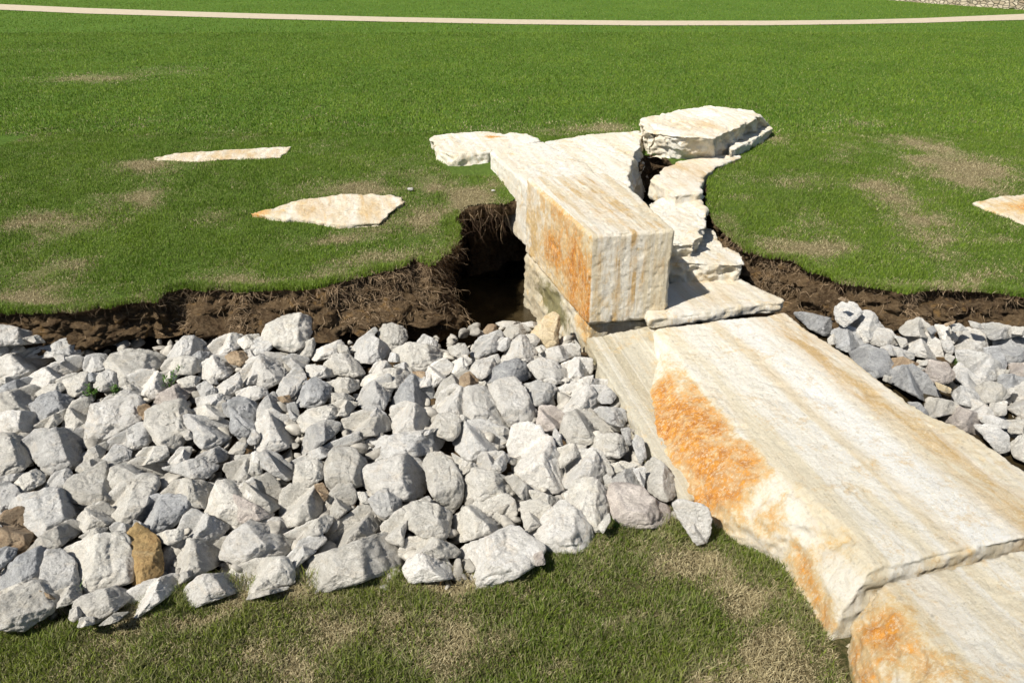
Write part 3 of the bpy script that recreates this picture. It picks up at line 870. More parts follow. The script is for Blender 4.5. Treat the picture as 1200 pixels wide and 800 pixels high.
RK(0, 540, """
c 63,97 120,58 180,48 208,90 202,122 150,133 80,148
g -50,110 50,103 83,130 103,217 60,243 -50,275
g 103,140 170,118 270,128 370,168 403,210 403,302 370,323 240,343 188,333 188,282 130,227
g 198,122 270,48 330,48 338,95 310,133 240,133
c 303,130 350,58 440,38 522,18 533,130 500,198 430,213 370,167
c 363,20 400,-2 460,-2 483,20 440,47 370,52
c 520,70 560,-10 700,-12 793,8 803,60 783,112 730,87 620,97 560,142 523,122
g 785,-5 900,-12 1022,-5 1013,60 950,93 890,72 840,32
c 498,192 540,128 600,93 700,83 763,120 752,162 690,163 640,212 632,262 580,288 540,272 503,232
c 378,240 430,203 500,203 548,265 522,308 450,313 400,323 383,282
b 618,322 633,230 690,158 780,158 850,198 913,215 872,262 800,323 720,328
c 773,120 840,78 900,78 1013,140 1003,192 962,243 930,227 880,192 800,172
c 978,212 1050,78 1100,88 1183,130 1205,220 1193,262 1100,313 1050,293 1000,252
c 1058,20 1070,-5 1200,-8 1215,30 1200,62 1140,103 1080,82
w 1128,110 1200,78 1215,140 1200,203 1150,163
g 843,292 880,238 930,218 1003,280 1063,340 1000,388 900,358 848,322
t 3,332 18,250 70,223 142,233 152,290 173,350 90,423 60,423 18,392
c 93,432 130,388 220,333 340,308 393,350 370,383 290,403 210,433 100,448
b -30,545 60,468 130,438 200,438 233,470 192,562 120,578 -30,565
g 183,592 230,468 270,408 330,428 368,500 352,602 310,653 240,633
c 318,422 370,358 480,343 622,368 617,480 628,560 580,603 490,603 400,593 383,520 378,470
o 610,542 618,370 650,318 690,298 720,328 758,380 742,450 748,542 690,563 640,568
g 528,290 560,278 622,318 628,358 540,353
c 378,330 450,318 503,335 490,348 400,353
c 718,330 800,318 863,340 852,382 790,393 760,352
c 743,462 760,418 830,368 930,363 970,408 1090,418 1108,460 1040,518 980,513 850,548 748,558
w 1045,400 1100,312 1200,270 1320,288 1372,352 1380,420 1320,465 1200,450 1112,448
c 1080,512 1128,460 1240,458 1352,480 1372,552 1360,608 1200,610 1140,592
w 863,602 900,548 970,518 1080,548 1150,608 1230,640 1100,643 900,648 868,632
w 583,602 620,573 700,558 840,573 863,632 800,643 640,703 618,682 598,642
c 373,652 400,608 470,598 560,618 603,660 592,703 500,723 440,743 388,702
c -30,622 60,588 190,588 248,620 263,702 220,763 100,783 40,753 -30,702
c 323,722 345,688 378,688 383,732 340,748
c 362,762 390,723 443,745 432,778
b -40,422 40,408 83,440 60,473 -40,512
c 467,742 540,713 603,735 540,758
c 20,570 110,580 180,575 180,592 60,590 10,605
t 200,590 240,635 250,660 215,640
c 850,515 905,520 895,545 850,560
g 640,265 690,320 640,330 625,300
g -40,290 10,280 15,330 -5,380 -40,390
c 230,590 235,640 330,655 360,600 380,600 370,680 270,672
""")
RK(280, 360, """
c 113,137 140,78 200,48 290,33 337,60 348,105 322,172 290,188 230,208 170,163
w -5,150 40,128 102,133 62,192 20,193
g 48,182 100,138 150,143 178,180 130,213 60,233 23,202
w 3,302 60,238 150,213 222,238 238,302 202,353 120,378 50,358 8,332
g 203,225 260,213 333,250 302,293 250,288 220,252
c 263,217 310,163 357,148 362,182 332,203 330,238
w 333,202 400,183 480,158 498,190 462,218 420,243 360,243 333,227
w 318,262 390,273 453,310 447,333 380,333 328,318
c 398,262 460,213 520,223 562,270 588,322 520,333 440,303
g 523,192 560,148 640,98 653,120 622,148 580,168 560,203
g 538,237 590,148 640,138 693,180 708,242 680,253 620,263 560,253
c 658,132 680,78 730,73 782,100 793,152 740,183 720,208 690,172
g 833,162 870,123 920,153 933,188 870,188
c 733,192 800,158 900,183 983,215 988,242 910,253 872,298 830,303 790,263 743,232
c 978,187 1050,168 1078,215 1050,243 990,217
w 878,302 900,268 960,238 1003,270 1003,302 932,343 905,378 888,342
w 988,262 1060,223 1093,250 1060,293 1000,308
w 608,302 640,258 690,248 718,285 660,303
g 698,252 715,208 758,225 752,258
g 723,272 780,256 813,285 760,293
c 578,347 610,308 700,288 800,288 823,320 802,362 760,383 735,362 700,322 640,343 610,368
g 543,442 580,378 650,338 712,318 738,370 702,432 662,503 590,463
b 697,503 697,470 750,378 810,318 862,340 913,390 913,442 870,468 790,443 730,463
w 722,462 780,438 830,453 903,510 892,562 820,598 728,598 718,520
b 238,432 290,358 370,323 428,385 428,422 390,458 330,468 260,453
g 173,392 210,338 270,283 313,300 318,352 270,378 240,423 185,418
t 183,415 243,413 243,448 200,443
c 398,347 500,328 563,350 563,388 500,408 430,383
c 438,395 500,403 538,432 500,443 448,428
w -5,382 60,370 133,390 133,422 60,443 -5,428
b -30,430 50,428 83,470 78,532 62,592 -10,613 -30,560
g 78,482 130,418 175,398 203,470 192,498 130,483 85,513
g 233,450 277,448 288,548 240,523
w 73,642 88,560 108,488 180,478 242,530 298,590 252,653 180,673 100,663
c 283,512 330,473 420,468 483,490 452,533 350,563 298,573
c 418,462 480,428 563,460 500,513 430,498
g 292,657 330,555 430,533 483,560 472,598 380,643 308,683
c 487,562 498,508 600,478 703,530 713,582 640,603 570,603 508,593
g 588,460 650,468 693,510 640,523 590,493
g 565,642 600,603 760,593 930,588 953,640 933,683 860,703 800,693 700,703 620,723 578,683
c 888,572 940,498 1010,498 1043,530 1033,592 990,628 950,603
c 912,422 960,338 1060,288 1123,340 1080,378 1010,358 960,403
w 917,462 950,388 1020,358 1068,390 1052,440 1062,500 1045,523 990,503 940,493
g 1008,612 1048,540 1160,530 1240,565 1275,590 1262,642 1190,675 1120,725 1060,708 1020,660
g 37,622 75,568 80,640 50,643
c -5,680 80,698 133,728 100,790 50,812 -5,822
g 85,702 140,656 193,688 248,755 250,808 215,822 160,785 130,740
g 232,722 262,690 400,648 563,608 573,652 400,703 290,703 250,748
c 998,678 1093,735 1062,785 1018,745
g 820,600 890,598 890,575 930,565
c 380,460 440,455 430,470 390,470
c 255,375 320,350 355,330 300,360
c 450,165 510,180 520,225 470,212
w 800,380 850,300 900,310 905,370 860,340
t 810,300 870,300 905,340 890,355 850,325
""")
RK(280, 500, """
c 2,272 60,238 150,223 183,260 213,322 192,373 140,408 80,373 28,312
c 253,252 278,158 370,153 408,185 388,252 330,273 280,273
c 192,382 222,350 222,278 300,263 382,288 403,360 388,423 300,443 213,453
t 358,265 402,263 423,320 397,353
c 398,202 450,108 550,98 598,180 583,283 540,263 480,273 440,303 408,252
w 577,212 620,168 720,148 832,128 862,180 883,282 862,323 780,348 740,303 640,303 598,262
g 612,332 680,288 740,298 773,340 742,403 680,423 638,392
c 392,382 430,308 480,268 540,278 563,330 542,373 440,438 403,423
c 558,300 603,310 608,363 570,353
c 877,182 900,128 960,123 1033,200 1053,270 1043,352 1000,398 950,373 898,302
w 1115,178 1128,128 1208,118 1265,150 1240,200 1200,225 1140,212
c 672,452 770,388 793,420 782,480 762,563 700,533 673,492
c 768,382 830,348 920,363 1003,420 993,492 950,538 860,513 788,462
c 828,345 890,323 908,350 860,363
c 412,472 480,428 610,368 653,420 663,482 600,533 500,558 418,522
c 222,472 260,498 350,458 410,428 443,450 412,503 320,523 280,503 238,492
g 212,602 300,528 390,508 418,560 340,593 270,643 222,653
c 248,682 330,598 500,563 700,538 763,610 773,682 750,708 600,723 450,743 370,733 248,773
c 752,562 800,508 900,518 1010,568 1033,602 1000,623 960,623 870,583 790,613 758,592
w 777,662 800,608 880,578 960,608 1008,680 992,718 800,723
c 978,502 1008,418 1080,368 1250,320 1295,355 1296,425 1240,480 1120,512 1050,530
w 1015,680 1042,565 1180,535 1290,470 1340,510 1430,575 1395,645 1280,705 1175,745 1060,750
c 1048,252 1100,190 1210,218 1305,262 1308,320 1190,325 1100,358 1058,345
m -5,300 40,338 80,378 163,443 60,433 -5,443
c 1045,-60 1090,-30 1010,-20
c 60,760 130,765 230,775 220,790 40,785
""")
RK(540, 360, """
w -5,180 20,168 43,215 20,238 -5,233
g 48,202 90,138 180,108 198,140 178,203 80,238 48,232
g 148,185 190,140 225,143 241,175 200,208
w 188,242 230,193 250,148 290,128 332,168 353,210 332,253 250,253 198,263
w -5,240 30,223 53,260 20,283 -5,283
w 18,312 80,248 170,220 188,260 140,293 110,333 60,343
b 98,352 150,288 200,258 270,238 302,268 328,322 290,348 220,333 140,373
w 313,272 370,233 430,248 493,300 493,342 430,363 370,343 328,302
w 348,227 420,188 520,166 553,180 547,227 480,243 440,263 400,238
w 468,272 540,233 613,238 613,312 560,333 500,333
t 103,110 130,78 168,83 168,113 120,128
c 163,75 200,63 278,68 272,88 200,98
c 198,122 220,88 290,78 333,108 300,128 230,148
w 278,75 330,66 368,75 362,98 310,93
y 333,122 380,58 430,23 462,45 460,100 456,165 420,193 380,183 375,137
c 298,130 340,123 373,150 352,183 320,163
c 348,190 380,176 403,195 370,218
t -5,330 40,298 88,345 60,373 -5,383
w -8,412 40,378 120,368 150,408 203,480 213,562 170,573 90,543 0,520
w 123,370 200,333 260,338 302,378 323,440 358,490 332,543 260,563 218,543 198,472 150,412
g 288,365 360,343 440,363 453,385 412,432 380,463 340,458 308,402
c 78,360 115,343 128,380 100,388
w 422,442 450,388 520,348 600,368 658,430 602,493 540,498 480,503 428,472
g 600,370 680,363 728,410 712,443 660,453 640,402
w 468,362 530,338 620,333 693,333 693,368 620,373 560,353 480,383
g 617,492 650,468 760,473 778,520 757,558 700,548 650,513
m 357,552 368,468 430,458 483,498 493,542 440,573 380,583
c 472,562 488,508 540,480 620,498 743,555 733,582 650,603 590,643 510,648 468,602
c 597,642 640,603 720,588 778,610 783,662 740,703 670,703 608,662
g 745,573 790,563 803,640 780,643
w 218,650 240,568 300,548 370,570 425,620 465,720 488,850 430,868 340,850 252,765 222,690
w 83,742 98,678 200,678 228,710 202,763 160,788 88,773
c -5,720 60,728 80,745 20,778 -5,790
g 812,600 850,618 873,700 842,733 800,642
c 530,150 560,180 565,225 548,230
w 570,330 620,315 620,335 590,345
g 440,565 470,600 480,650 445,640 430,600
c 490,330 540,335 500,350 470,345
c 150,560 215,565 235,595 180,600
""")
RK(540, 500, """
c 452,105 510,78 593,88 563,113 490,143 470,203
w 467,182 520,108 640,103 683,160 693,212 650,248 560,253 500,293 478,242
c 203,240 250,223 273,250 323,280 318,343 280,333 265,282
c 318,300 350,298 420,338 483,340 430,368 340,353
c 277,362 330,343 433,370 402,433 330,483 310,503 287,422
c 487,332 530,258 620,243 683,300 693,402 670,473 630,483 600,423 520,393
w 327,522 380,428 470,348 530,398 613,440 628,563 560,578 440,588 368,563
m 682,342 700,288 760,270 830,288 963,360 988,402 960,443 860,473 770,468 718,432
g 647,267 690,228 770,198 800,188 833,230 863,293 820,293 750,268 690,298
c 697,182 760,158 833,175 770,198 720,223
g 798,200 863,188 863,293 830,243
c 857,192 890,148 950,178 1003,240 1013,292 990,333 960,343 878,302
w 982,382 1010,358 1100,358 1143,370 1163,420 1158,523 1110,543 1060,473 1008,432
c 640,470 690,400 700,440 670,500
m 380,580 400,640 350,650 340,600
c 665,150 700,175 720,215 695,230
""")
RK(900, 330, """
b 122,167 160,153 300,163 333,190 322,218 270,248 200,228 148,192
g 307,132 330,98 390,93 433,135 402,173 370,213 328,192
g 378,212 400,148 470,138 543,210 500,243 480,273 420,258
b 292,252 340,203 400,218 453,280 442,313 380,328 328,313 318,277
c 277,272 300,243 323,287 290,298
w 477,282 500,223 560,218 603,255 603,283 540,303 500,303
b 382,352 440,303 520,308 573,370 573,412 490,453 440,433 408,397
g 528,322 560,298 623,303 612,343 570,348
c 598,272 640,263 653,290 630,313
c 622,242 650,188 700,170 773,210 762,248 700,238 650,263
w 647,282 680,238 740,238 803,275 828,322 812,358 700,353 648,332
b 743,225 765,206 788,225 770,248
w 772,215 830,203 883,250 872,283 820,273
g 788,250 840,258 873,310 862,338 830,323
w 857,292 880,228 950,213 1023,250 1033,302 990,333 920,343 868,322
g 857,210 890,193 933,215 870,238
w 938,190 1000,193 1013,215 960,218
g 998,217 1060,193 1130,198 1153,230 1120,253 1060,278 1008,247
b 1057,302 1140,248 1230,258 1235,340 1150,388 1100,373 1078,332
g 877,352 920,333 1000,333 1062,360 1083,412 1062,453 1010,473 960,443 898,402
b 1000,330 1060,298 1113,370 1113,408 1083,413 1060,362
g 862,422 880,388 950,428 1003,460 973,483 978,528 920,483 868,452
t 577,372 620,353 690,368 703,402 640,403 600,428 573,402
g 567,345 620,318 673,323 683,353 640,363
c 697,372 740,363 743,388 700,398
m 707,412 740,378 820,368 863,420 852,458 780,478 738,453
b 547,462 600,418 655,396 720,428 793,500 818,548 740,543 650,513 568,493
b 647,577 700,568 748,605 737,643 690,613
c 737,592 760,548 860,548 883,580 820,613 760,658 733,642
m 777,652 830,598 880,588 960,598 1003,640 993,693 930,693 850,673
g 862,547 890,498 950,503 1013,550 1003,578 900,583
w 897,582 960,553 1030,578 1048,615 990,643 948,612
c 977,512 1010,473 1070,473 1113,510 1092,552 1030,573 988,542
c 1038,582 1100,548 1113,612 1080,633 1043,612
b 1078,452 1130,428 1193,460 1150,493 1120,523 1083,492
w 1097,572 1120,528 1200,458 1270,470 1290,600 1230,650 1140,613
m 1128,402 1200,368 1240,400 1220,453 1150,443
g 988,652 1050,628 1133,640 1110,673 1020,678
c 1108,672 1200,638 1250,660 1220,700 1150,723
g 957,702 1040,668 1103,700 1128,762 1090,795 1030,743
c 1138,795 1170,735 1220,695 1280,760 1260,850 1180,840
c 1148,220 1200,208 1240,230 1200,250 1153,253
t 328,86 345,73 378,83 372,98
t 828,202 870,176 867,192 840,214
c 450,255 475,280 455,290 440,270
g 580,255 640,258 640,275 600,270
c 540,440 580,440 560,470 540,465
c 830,340 870,345 860,380 830,365
y 780,478 850,490 855,515 800,510
c 1130,495 1160,490 1130,540 1110,520
w 1160,250 1230,240 1240,262 1180,262
c 1085,415 1125,405 1120,430 1085,445
b 1160,455 1230,440 1230,470 1195,465
c 700,395 735,400 710,415 690,408
""")
def ray_surf(px, py, fz, z0=-0.55):
    z = z0
    for _ in range(20):
        P = at(px, py, z); z = 0.5 * z + 0.5 * fz(P[0], P[1])
    return at(px, py, z)

def rip_left(X, Y): return -0.60 + 0.09 * float(sstep(2.8, 4.9, Y)) + 0.02 * math.sin(X * 2.3 + 1) * math.sin(Y * 2.9)
def rip_right(X, Y): return -0.53 + 0.02 * math.sin(X * 2.9) + 0.02 * math.sin(Y * 3.1)

def chaikin(p, w=0.2):
    out = []
    n = len(p)
    for i in range(n):
        a, b = np.array(p[i]), np.array(p[(i + 1) % n])
        out += [a * (1 - w) + b * w, a * w + b * (1 - w)]
    return out

NA, NRING = 80, 25
EX_, EY_ = [], []
for e_ in edge_w:
    if not EX_ or e_[0] > EX_[-1]: EX_.append(e_[0]); EY_.append(e_[1] - max(0, e_[2]))
def hull(p):
    p = sorted(set(map(tuple, p)))
    def half(q):
        h = []
        for a in q:
            while len(h) > 1 and (h[-1][0]-h[-2][0])*(a[1]-h[-2][1]) - (h[-1][1]-h[-2][1])*(a[0]-h[-2][0]) <= 0: h.pop()
            h.append(a)
        return h
    lo, up = half(p), half(p[::-1])
    return lo[:-1] + up[:-1]
def make_rock(poly, right, seed):
    rs = np.random.default_rng(seed)
    pts = np.array(chaikin(hull(poly), 0.11))
    nx_ = np.roll(pts, -1, 0)
    area = 0.5 * np.sum(pts[:, 0] * nx_[:, 1] - nx_[:, 0] * pts[:, 1])
    cr = pts[:, 0] * nx_[:, 1] - nx_[:, 0] * pts[:, 1]
    cpx = np.array([np.sum((pts[:, 0] + nx_[:, 0]) * cr), np.sum((pts[:, 1] + nx_[:, 1]) * cr)]) / (6 * area + 1e-9)
    if abs(area) < 20: cpx = pts.mean(0)
    # resample by arc length
    seg = np.linalg.norm(nx_ - pts, axis=1); cum = np.concatenate([[0], np.cumsum(seg)])
    tt = np.linspace(0, cum[-1], NA, endpoint=False)
    P2 = np.vstack([pts, pts[:1]])
    ring = np.stack([np.interp(tt, cum, P2[:, 0]), np.interp(tt, cum, P2[:, 1])], 1)
    ymax = ring[:, 1].max(); ymin = ring[:, 1].min()
    vy = ymax - 0.36 * (ymax - ymin)
    C = ray_surf(cpx[0], vy, rip_right if right else rip_left)
    ey = float(np.interp(C[0], EX_, EY_)) - 0.12
    if C[1] > ey: C = CAM + (C - CAM) * (ey / C[1])
    gy = float(np.interp(cpx[0], [0, 50, 130, 340, 545, 640, 700, 735, 830], [738, 734, 712, 690, 684, 656, 620, 612, 612]))
    if not right and ymax > gy - 9:
        Bp = at(cpx[0], ymax, -0.725)
        ax_t = (Bp - CAM) @ FW + (ymax - ymin) * .10 * ((Bp - CAM) @ FW) / 900
        C = CAM + (C - CAM) * min(1.0, ax_t / ((C - CAM) @ FW))
    d = C - CAM; dist = np.linalg.norm(d); d = d / dist
    axial = (C - CAM) @ FW
    k = axial / 900.0
    U = np.cross(d, [0, 0, 1]); U /= np.linalg.norm(U)
    W = -d; Vv = np.cross(W, U)
    # silhouette in metres about the ridge point, in the rock's own frame
    loc = np.stack([(ring[:, 0] - cpx[0]) * k, -(ring[:, 1] - vy) * k], 1)
    cen = np.array([0.0, -(cpx[1] - vy) * k])
    size = math.sqrt(abs(area)) * k
    loc = cen + (loc - cen) * 1.08
    ck = .3 if (785 < cpx[0] < 835 and cpx[1] > 585) else 1.1
    zup = np.array([0, 0, 1.0])
    planes = []
    def add(n, off):
        n = np.array(n, float); n /= np.linalg.norm(n)
        a = np.array([n @ U, n @ Vv, n @ W])
        if a[2] < 0.12: return
        planes.append((-a[0] / a[2], -a[1] / a[2], off))
    tow = -np.array([d[0], d[1], 0]); tow /= np.linalg.norm(tow)
    side = np.array([-tow[1], tow[0], 0])
    add(zup + tow * rs.uniform(0.0, .4) + side * rs.uniform(-.22, .22), 0)
    add(zup * rs.uniform(.15, .6) + tow * 1.0 + side * rs.uniform(-.5, .5), rs.uniform(-.05, .12) * size)
    add(zup * rs.uniform(.4, .9) + tow * rs.uniform(.1, .6) + side * rs.uniform(.6, 1.1), rs.uniform(.2, .42) * size)
    add(zup * rs.uniform(.4, .9) + tow * rs.uniform(.1, .6) - side * rs.uniform(.6, 1.1), rs.uniform(.2, .42) * size)
    for _ in range(4):
        a = rs.uniform(0, 6.28)
        add(zup * rs.uniform(.5, 1) + tow * math.cos(a) * .8 + side * math.sin(a) * .8, rs.uniform(.15, .36) * size)
    def wz(q):
        return np.maximum(np.min([a * q[:, 0] + b * q[:, 1] + c for (a, b, c) in planes], axis=0), -ck * size + .3 * q[:, 1])
    vs = []
    ss = 1 - (np.linspace(0, 1, NRING) ** 1.35)
    ss[0] = 1.0
    rr = np.linspace(0, 1, NRING)
    for j, s in enumerate(ss[:-1]):
        q = cen + (loc - cen) * s
        w = wz(q) - 0.07 * size * (s ** 12)
        vs.append(np.column_stack([q, w]))
    q = cen[None]
    vs.append(np.column_stack([q, wz(q)]))
    wo = vs[0][:, 2]
    back = []
    for (s, dd) in ((0.99, .10), (0.95, .28), (0.84, .52), (0.62, .72), (0.3, .82)):
        q = cen + (loc - cen) * s
        back.append(np.column_stack([q, wo * (0.4 + 0.6 * s) + (-dd) * size + (wo.mean()) * (0.6 - 0.6 * s)]))
    nf = sum(len(a) for a in vs)
    bl = np.concatenate(back); bc = np.array([[cen[0], cen[1], wo.mean() - .85 * size]])
    L = np.concatenate(vs + [bl, bc])
    S3 = L / max(size, 1e-3)
    amp = size * 0.034
    sd_ = int(seed) % 97
    n1 = fbm(S3 * 1.0 + seed * 1.7, 2.0, 4, sd_, .55)
    n2 = fbm(S3 * 1.0 + seed * 3.1, 6.5, 4, sd_ + 5, .72)
    # pull towards/away from centre
    ctr = np.array([cen[0], cen[1], wo.mean() - .35 * size])
    dirv = L - ctr; dirv /= np.linalg.norm(dirv, axis=1, keepdims=True) + 1e-9
    L = L + dirv * (amp * n1 + amp * .62 * n2)[:, None]
    for _f in (0,):
        cellv = np.abs(vnoise(S3 * 2.6 + seed, 14)); L = L - dirv * (size * .035 * (1 - np.clip(cellv * 5, 0, 1)))[:, None]
    P0 = C + L[:, :1] * U + L[:, 1:2] * Vv
    World = P0 + (CAM - P0) / dist * L[:, 2:3]
    # faces
    q_, t_ = [], []
    for j in range(NRING - 2):
        a = j * NA + np.arange(NA); b = j * NA + (np.arange(NA) + 1) % NA
        q_.append(np.stack([a, b, b + NA, a + NA], 1))
    ci = (NRING - 1) * NA; a = (NRING - 2) * NA + np.arange(NA); b = (NRING - 2) * NA + (np.arange(NA) + 1) % NA
    t_.append(np.stack([a, b, np.full(NA, ci)], 1))
    base = nf
    a0 = np.arange(NA); b0 = (np.arange(NA) + 1) % NA
    q_.append(np.stack([b0, a0, base + a0, base + b0], 1))
    for j in range(4):
        q_.append(np.stack([base + j * NA + b0, base + j * NA + a0, base + (j + 1) * NA + a0, base + (j + 1) * NA + b0], 1))
    t_.append(np.stack([base + 4 * NA + b0, base + 4 * NA + a0, np.full(NA, base + 5 * NA)], 1))
    Q = np.concatenate(q_); Tt = np.concatenate(t_)
    if area > 0: Q = Q[:, ::-1]; Tt = Tt[:, ::-1]
    return np_mesh("rock", World, Q, Tt), World, cpx, abs(area), k

CW = {'w': "whitish", 'c': "cream", 'g': "pale grey", 'b': "blue-grey", 'm': "mauve-grey", 't': "brown", 'o': "ochre", 'y': "yellow-stained"}
CW2 = {'w': "white", 'c': "cream", 'g': "grey", 'b': "bluish", 'm': "mauve", 't': "brown", 'o': "ochre", 'y': "yellow"}
ORD = ["first", "second", "third", "fourth", "fifth", "sixth", "seventh", "eighth", "ninth", "tenth", "eleventh", "twelfth", "thirteenth", "fourteenth",
       "fifteenth", "sixteenth", "seventeenth", "eighteenth", "nineteenth", "twentieth"] + ["twenty-" + x for x in ("first", "second", "third", "fourth", "fifth", "sixth", "seventh", "eighth", "ninth")] + ["thirtieth"]
info = []
for i, (c, poly) in enumerate(exec_data):
    p = np.array(poly); x0, y0 = p.min(0); x1, y1 = p.max(0)
    cx, cy = p.mean(0)
    nx_ = np.roll(p, -1, 0)
    ar = abs(0.5 * np.sum(p[:, 0] * nx_[:, 1] - nx_[:, 0] * p[:, 1]))
    q = p - p.mean(0); ev, ew = np.linalg.eigh(q.T @ q)
    elong = math.sqrt(ev[1] / max(ev[0], 1e-6)); ax = ew[:, 1]
    ang = abs(math.degrees(math.atan2(ax[1], ax[0]))); ang = min(ang, 180 - ang)
    n = len(p)
    if elong > 1.9: shape = "long" if ang < 50 else "narrow upright"
    elif elong > 1.45: shape = "oblong" if ang < 50 else "upright"
    elif n <= 5: shape = "angular"
    elif ar > 0.78 * (x1 - x0) * (y1 - y0): shape = "blocky"
    else: shape = "rounded"
    size = "tiny" if ar < 150 else "small" if ar < 480 else "" if ar < 1300 else "large" if ar < 2600 else "very large"
    info.append(dict(c=c, x=cx, y=cy, ar=ar, shape=shape, size=size, right=x0 > 895, lab=None))

def look(d): return " ".join(x for x in (d['size'], CW[d['c']], d['shape'], "rock") if x)
def nearest(x, y): return min(range(len(info)), key=lambda k: (info[k]['x'] - x) ** 2 + (info[k]['y'] - y) ** 2)
NAMED = [(170, 648, "upright ochre rock between two big cream rocks near the front"), (21, 620, "rounded tan-brown rock by the left edge of the frame"),
         (408, 663, "very long flat cream rock lying along the near grass"), (335, 391, "large cream rock leaning alone against the cut bank"),
         (652, 382, "yellow-stained tilted stone wedged against the mossy base block"), (629, 535, "tall white rock with dark split right face near the ramp"),
         (745, 592, "mauve-grey boulder with a dark hollow under it by the grass"), (808, 610, "last white rock touching the foot of the ramp block"),
         (575, 655, "very large whitish-grey rock half sunk in the near grass"), (470, 517, "long flat grey slab-like rock in mid-pile"),
         (460, 558, "very large white rock under the flat grey one in mid-pile"), (135, 487, "very large smooth white rock in the left part of the pile"),
         (30, 425, "long white rock at the left edge below the cut bank"), (65, 436, "long whitish sausage-shaped rock sloping in the far left of the pile"),
         (20, 711, "large squarish cream rock at the bottom left corner"), (190, 604, "blue-grey streaked rock above the ochre one"),
         (120, 655, "big cream block with shaded right face left of the ochre rock"), (661, 615, "large whitish rock resting on the grass edge left of the mauve boulder"),
         (980, 360, "grey egg-shaped rock standing highest in the right-hand pile"), (1068, 448, "blue-grey triangular rock beside the brown puddle"),
         (1190, 468, "big white rock at the right edge of the frame"), (1135, 400, "large white rock at the middle of the right-hand bank foot"),
         (560, 400, "grey rock beside the mouth of the washed-out hole"), (574, 384, "small round pinkish stone at the mouth of the hole"),
         (985, 352, "tiny rust-red stone perched on the highest right-hand rock"), (489, 452, "pointed blue-grey rock behind a squarish white one")]
lm = {}
for (x, y, t) in NAMED:
    k = nearest(x, y)
    if info[k]['lab'] is None:
        info[k]['lab'] = t; lm[k] = t
SHORT = {0: "upright ochre rock", 1: "rounded tan-brown rock", 2: "very long cream rock by the near grass", 3: "lone cream rock against the bank", 4: "yellow-stained tilted stone", 5: "tall split white rock",
         6: "mauve boulder with the hollow", 9: "long flat grey rock in mid-pile", 11: "very large smooth white rock", 14: "squarish cream corner rock", 15: "blue-grey streaked rock",
         18: "egg-shaped grey rock", 19: "triangular blue-grey rock by the puddle", 20: "big white rock at the right edge", 25: "pointed blue-grey rock"}
used = set(d['lab'] for d in info if d['lab'])
for si, nm in SHORT.items():
    x, y, t = NAMED[si]; k0 = nearest(x, y); a = info[k0]
    for (dx, dy, w_) in ((1, 0, "right of"), (-1, 0, "left of"), (0, -1, "behind"), (0, 1, "in front of")):
        best, bd = None, 1e9
        for k, d in enumerate(info):
            if k == k0 or d['lab'] or d['right'] != a['right']: continue
            ux, uy = d['x'] - a['x'], d['y'] - a['y']; dd = math.hypot(ux, uy)
            if dd < 58 and (ux * dx + uy * dy) > 0.82 * dd and dd < bd: best, bd = k, dd
        if best is not None:
            lab = f"{look(info[best])} just {w_} the {nm}"
            if lab not in used and len(lab.split()) <= 16: info[best]['lab'] = lab; used.add(lab)
# every other rock: its place in a rough row counted from the near grass (left pile) or from the bank (right pile)
def grass_y(x): return float(np.interp(x, [0, 130, 340, 545, 640, 700, 830], [735, 705, 692, 690, 655, 625, 620]))
for side_ in (False, True):
    rowsd = {}
    for k, d in enumerate(info):
        if d['right'] != side_: continue
        r = int((d['y'] - 350) / 24) if side_ else int(max(0, grass_y(d['x']) - d['y']) / 26)
        rowsd.setdefault(r, []).append(k)
    for r, ks in rowsd.items():
        ks.sort(key=lambda k: info[k]['x'])
        for o_, k in enumerate(ks):
            d = info[k]
            if d['lab']: continue
            from_left = o_ < (len(ks) + 1) // 2
            pos = ORD[min(29, o_ if from_left else len(ks) - 1 - o_)]
            ref = "from left" if from_left else "from right"
            lk = " ".join(x for x in (d['size'], CW2[d['c']], d['shape'], "rock,") if x)
            d['lab'] = f"{lk} {pos} {ref} in {ORD[r]} row {'below the right bank' if side_ else 'above near grass'}"
seen = {}
for k, (c, poly) in enumerate(exec_data):
    right = info[k]['right']
    m, Wd, cpx, ar, kk = make_rock(poly, right, 100 + k)
    base = Wd.mean(0); base[2] = Wd[:, 2].min()
    o = link("rock", m, ROCK[c], base)
    lab = info[k]['lab']
    o["label"] = lab; o["category"] = "rock"
    o["group"] = "riprap rocks right of the wall" if right else "riprap rocks left of the wall"

# ------------------------------------------------------------------ rubble filling the gaps between the rocks
def ico():
    bm = bmesh.new(); bmesh.ops.create_icosphere(bm, subdivisions=2, radius=1)
    v = np.array([x.co[:] for x in bm.verts]); f = np.array([[q.index for q in p.verts] for p in bm.faces]); bm.free(); return v, f
IV, IF = ico()
def scatter(name, mat, places, label=None, seed=0):
    rs = np.random.default_rng(seed); VV, FF = [], []
    for n_, (X, Y, Z, r) in enumerate(places):
        s = r * np.array([rs.uniform(.7, 1.4), rs.uniform(.7, 1.3), rs.uniform(.5, .9)])
        v = IV * (1 + 0.28 * fbm(IV + n_ * 3.3, 1.3, 3, 8)[:, None])
        for _c in range(4):
            nn_ = rs.normal(0, 1, 3); nn_ /= np.linalg.norm(nn_); ex_ = np.maximum(v @ nn_ - .5, 0); v = v - ex_[:, None] * nn_
        a = rs.uniform(0, 6.28); ca, sa = math.cos(a), math.sin(a); t = rs.uniform(-.6, .6)
        v = v * s
        v = np.stack([v[:, 0] * ca - v[:, 1] * sa, v[:, 0] * sa + v[:, 1] * ca, v[:, 2] + t * v[:, 0]], 1)
        VV.append(v + [X, Y, Z]); FF.append(IF + n_ * len(IV))
    m = np_mesh(name, np.concatenate(VV), None, np.concatenate(FF))
    return link(name, m, mat, kind="stuff", label=label)
pl = []
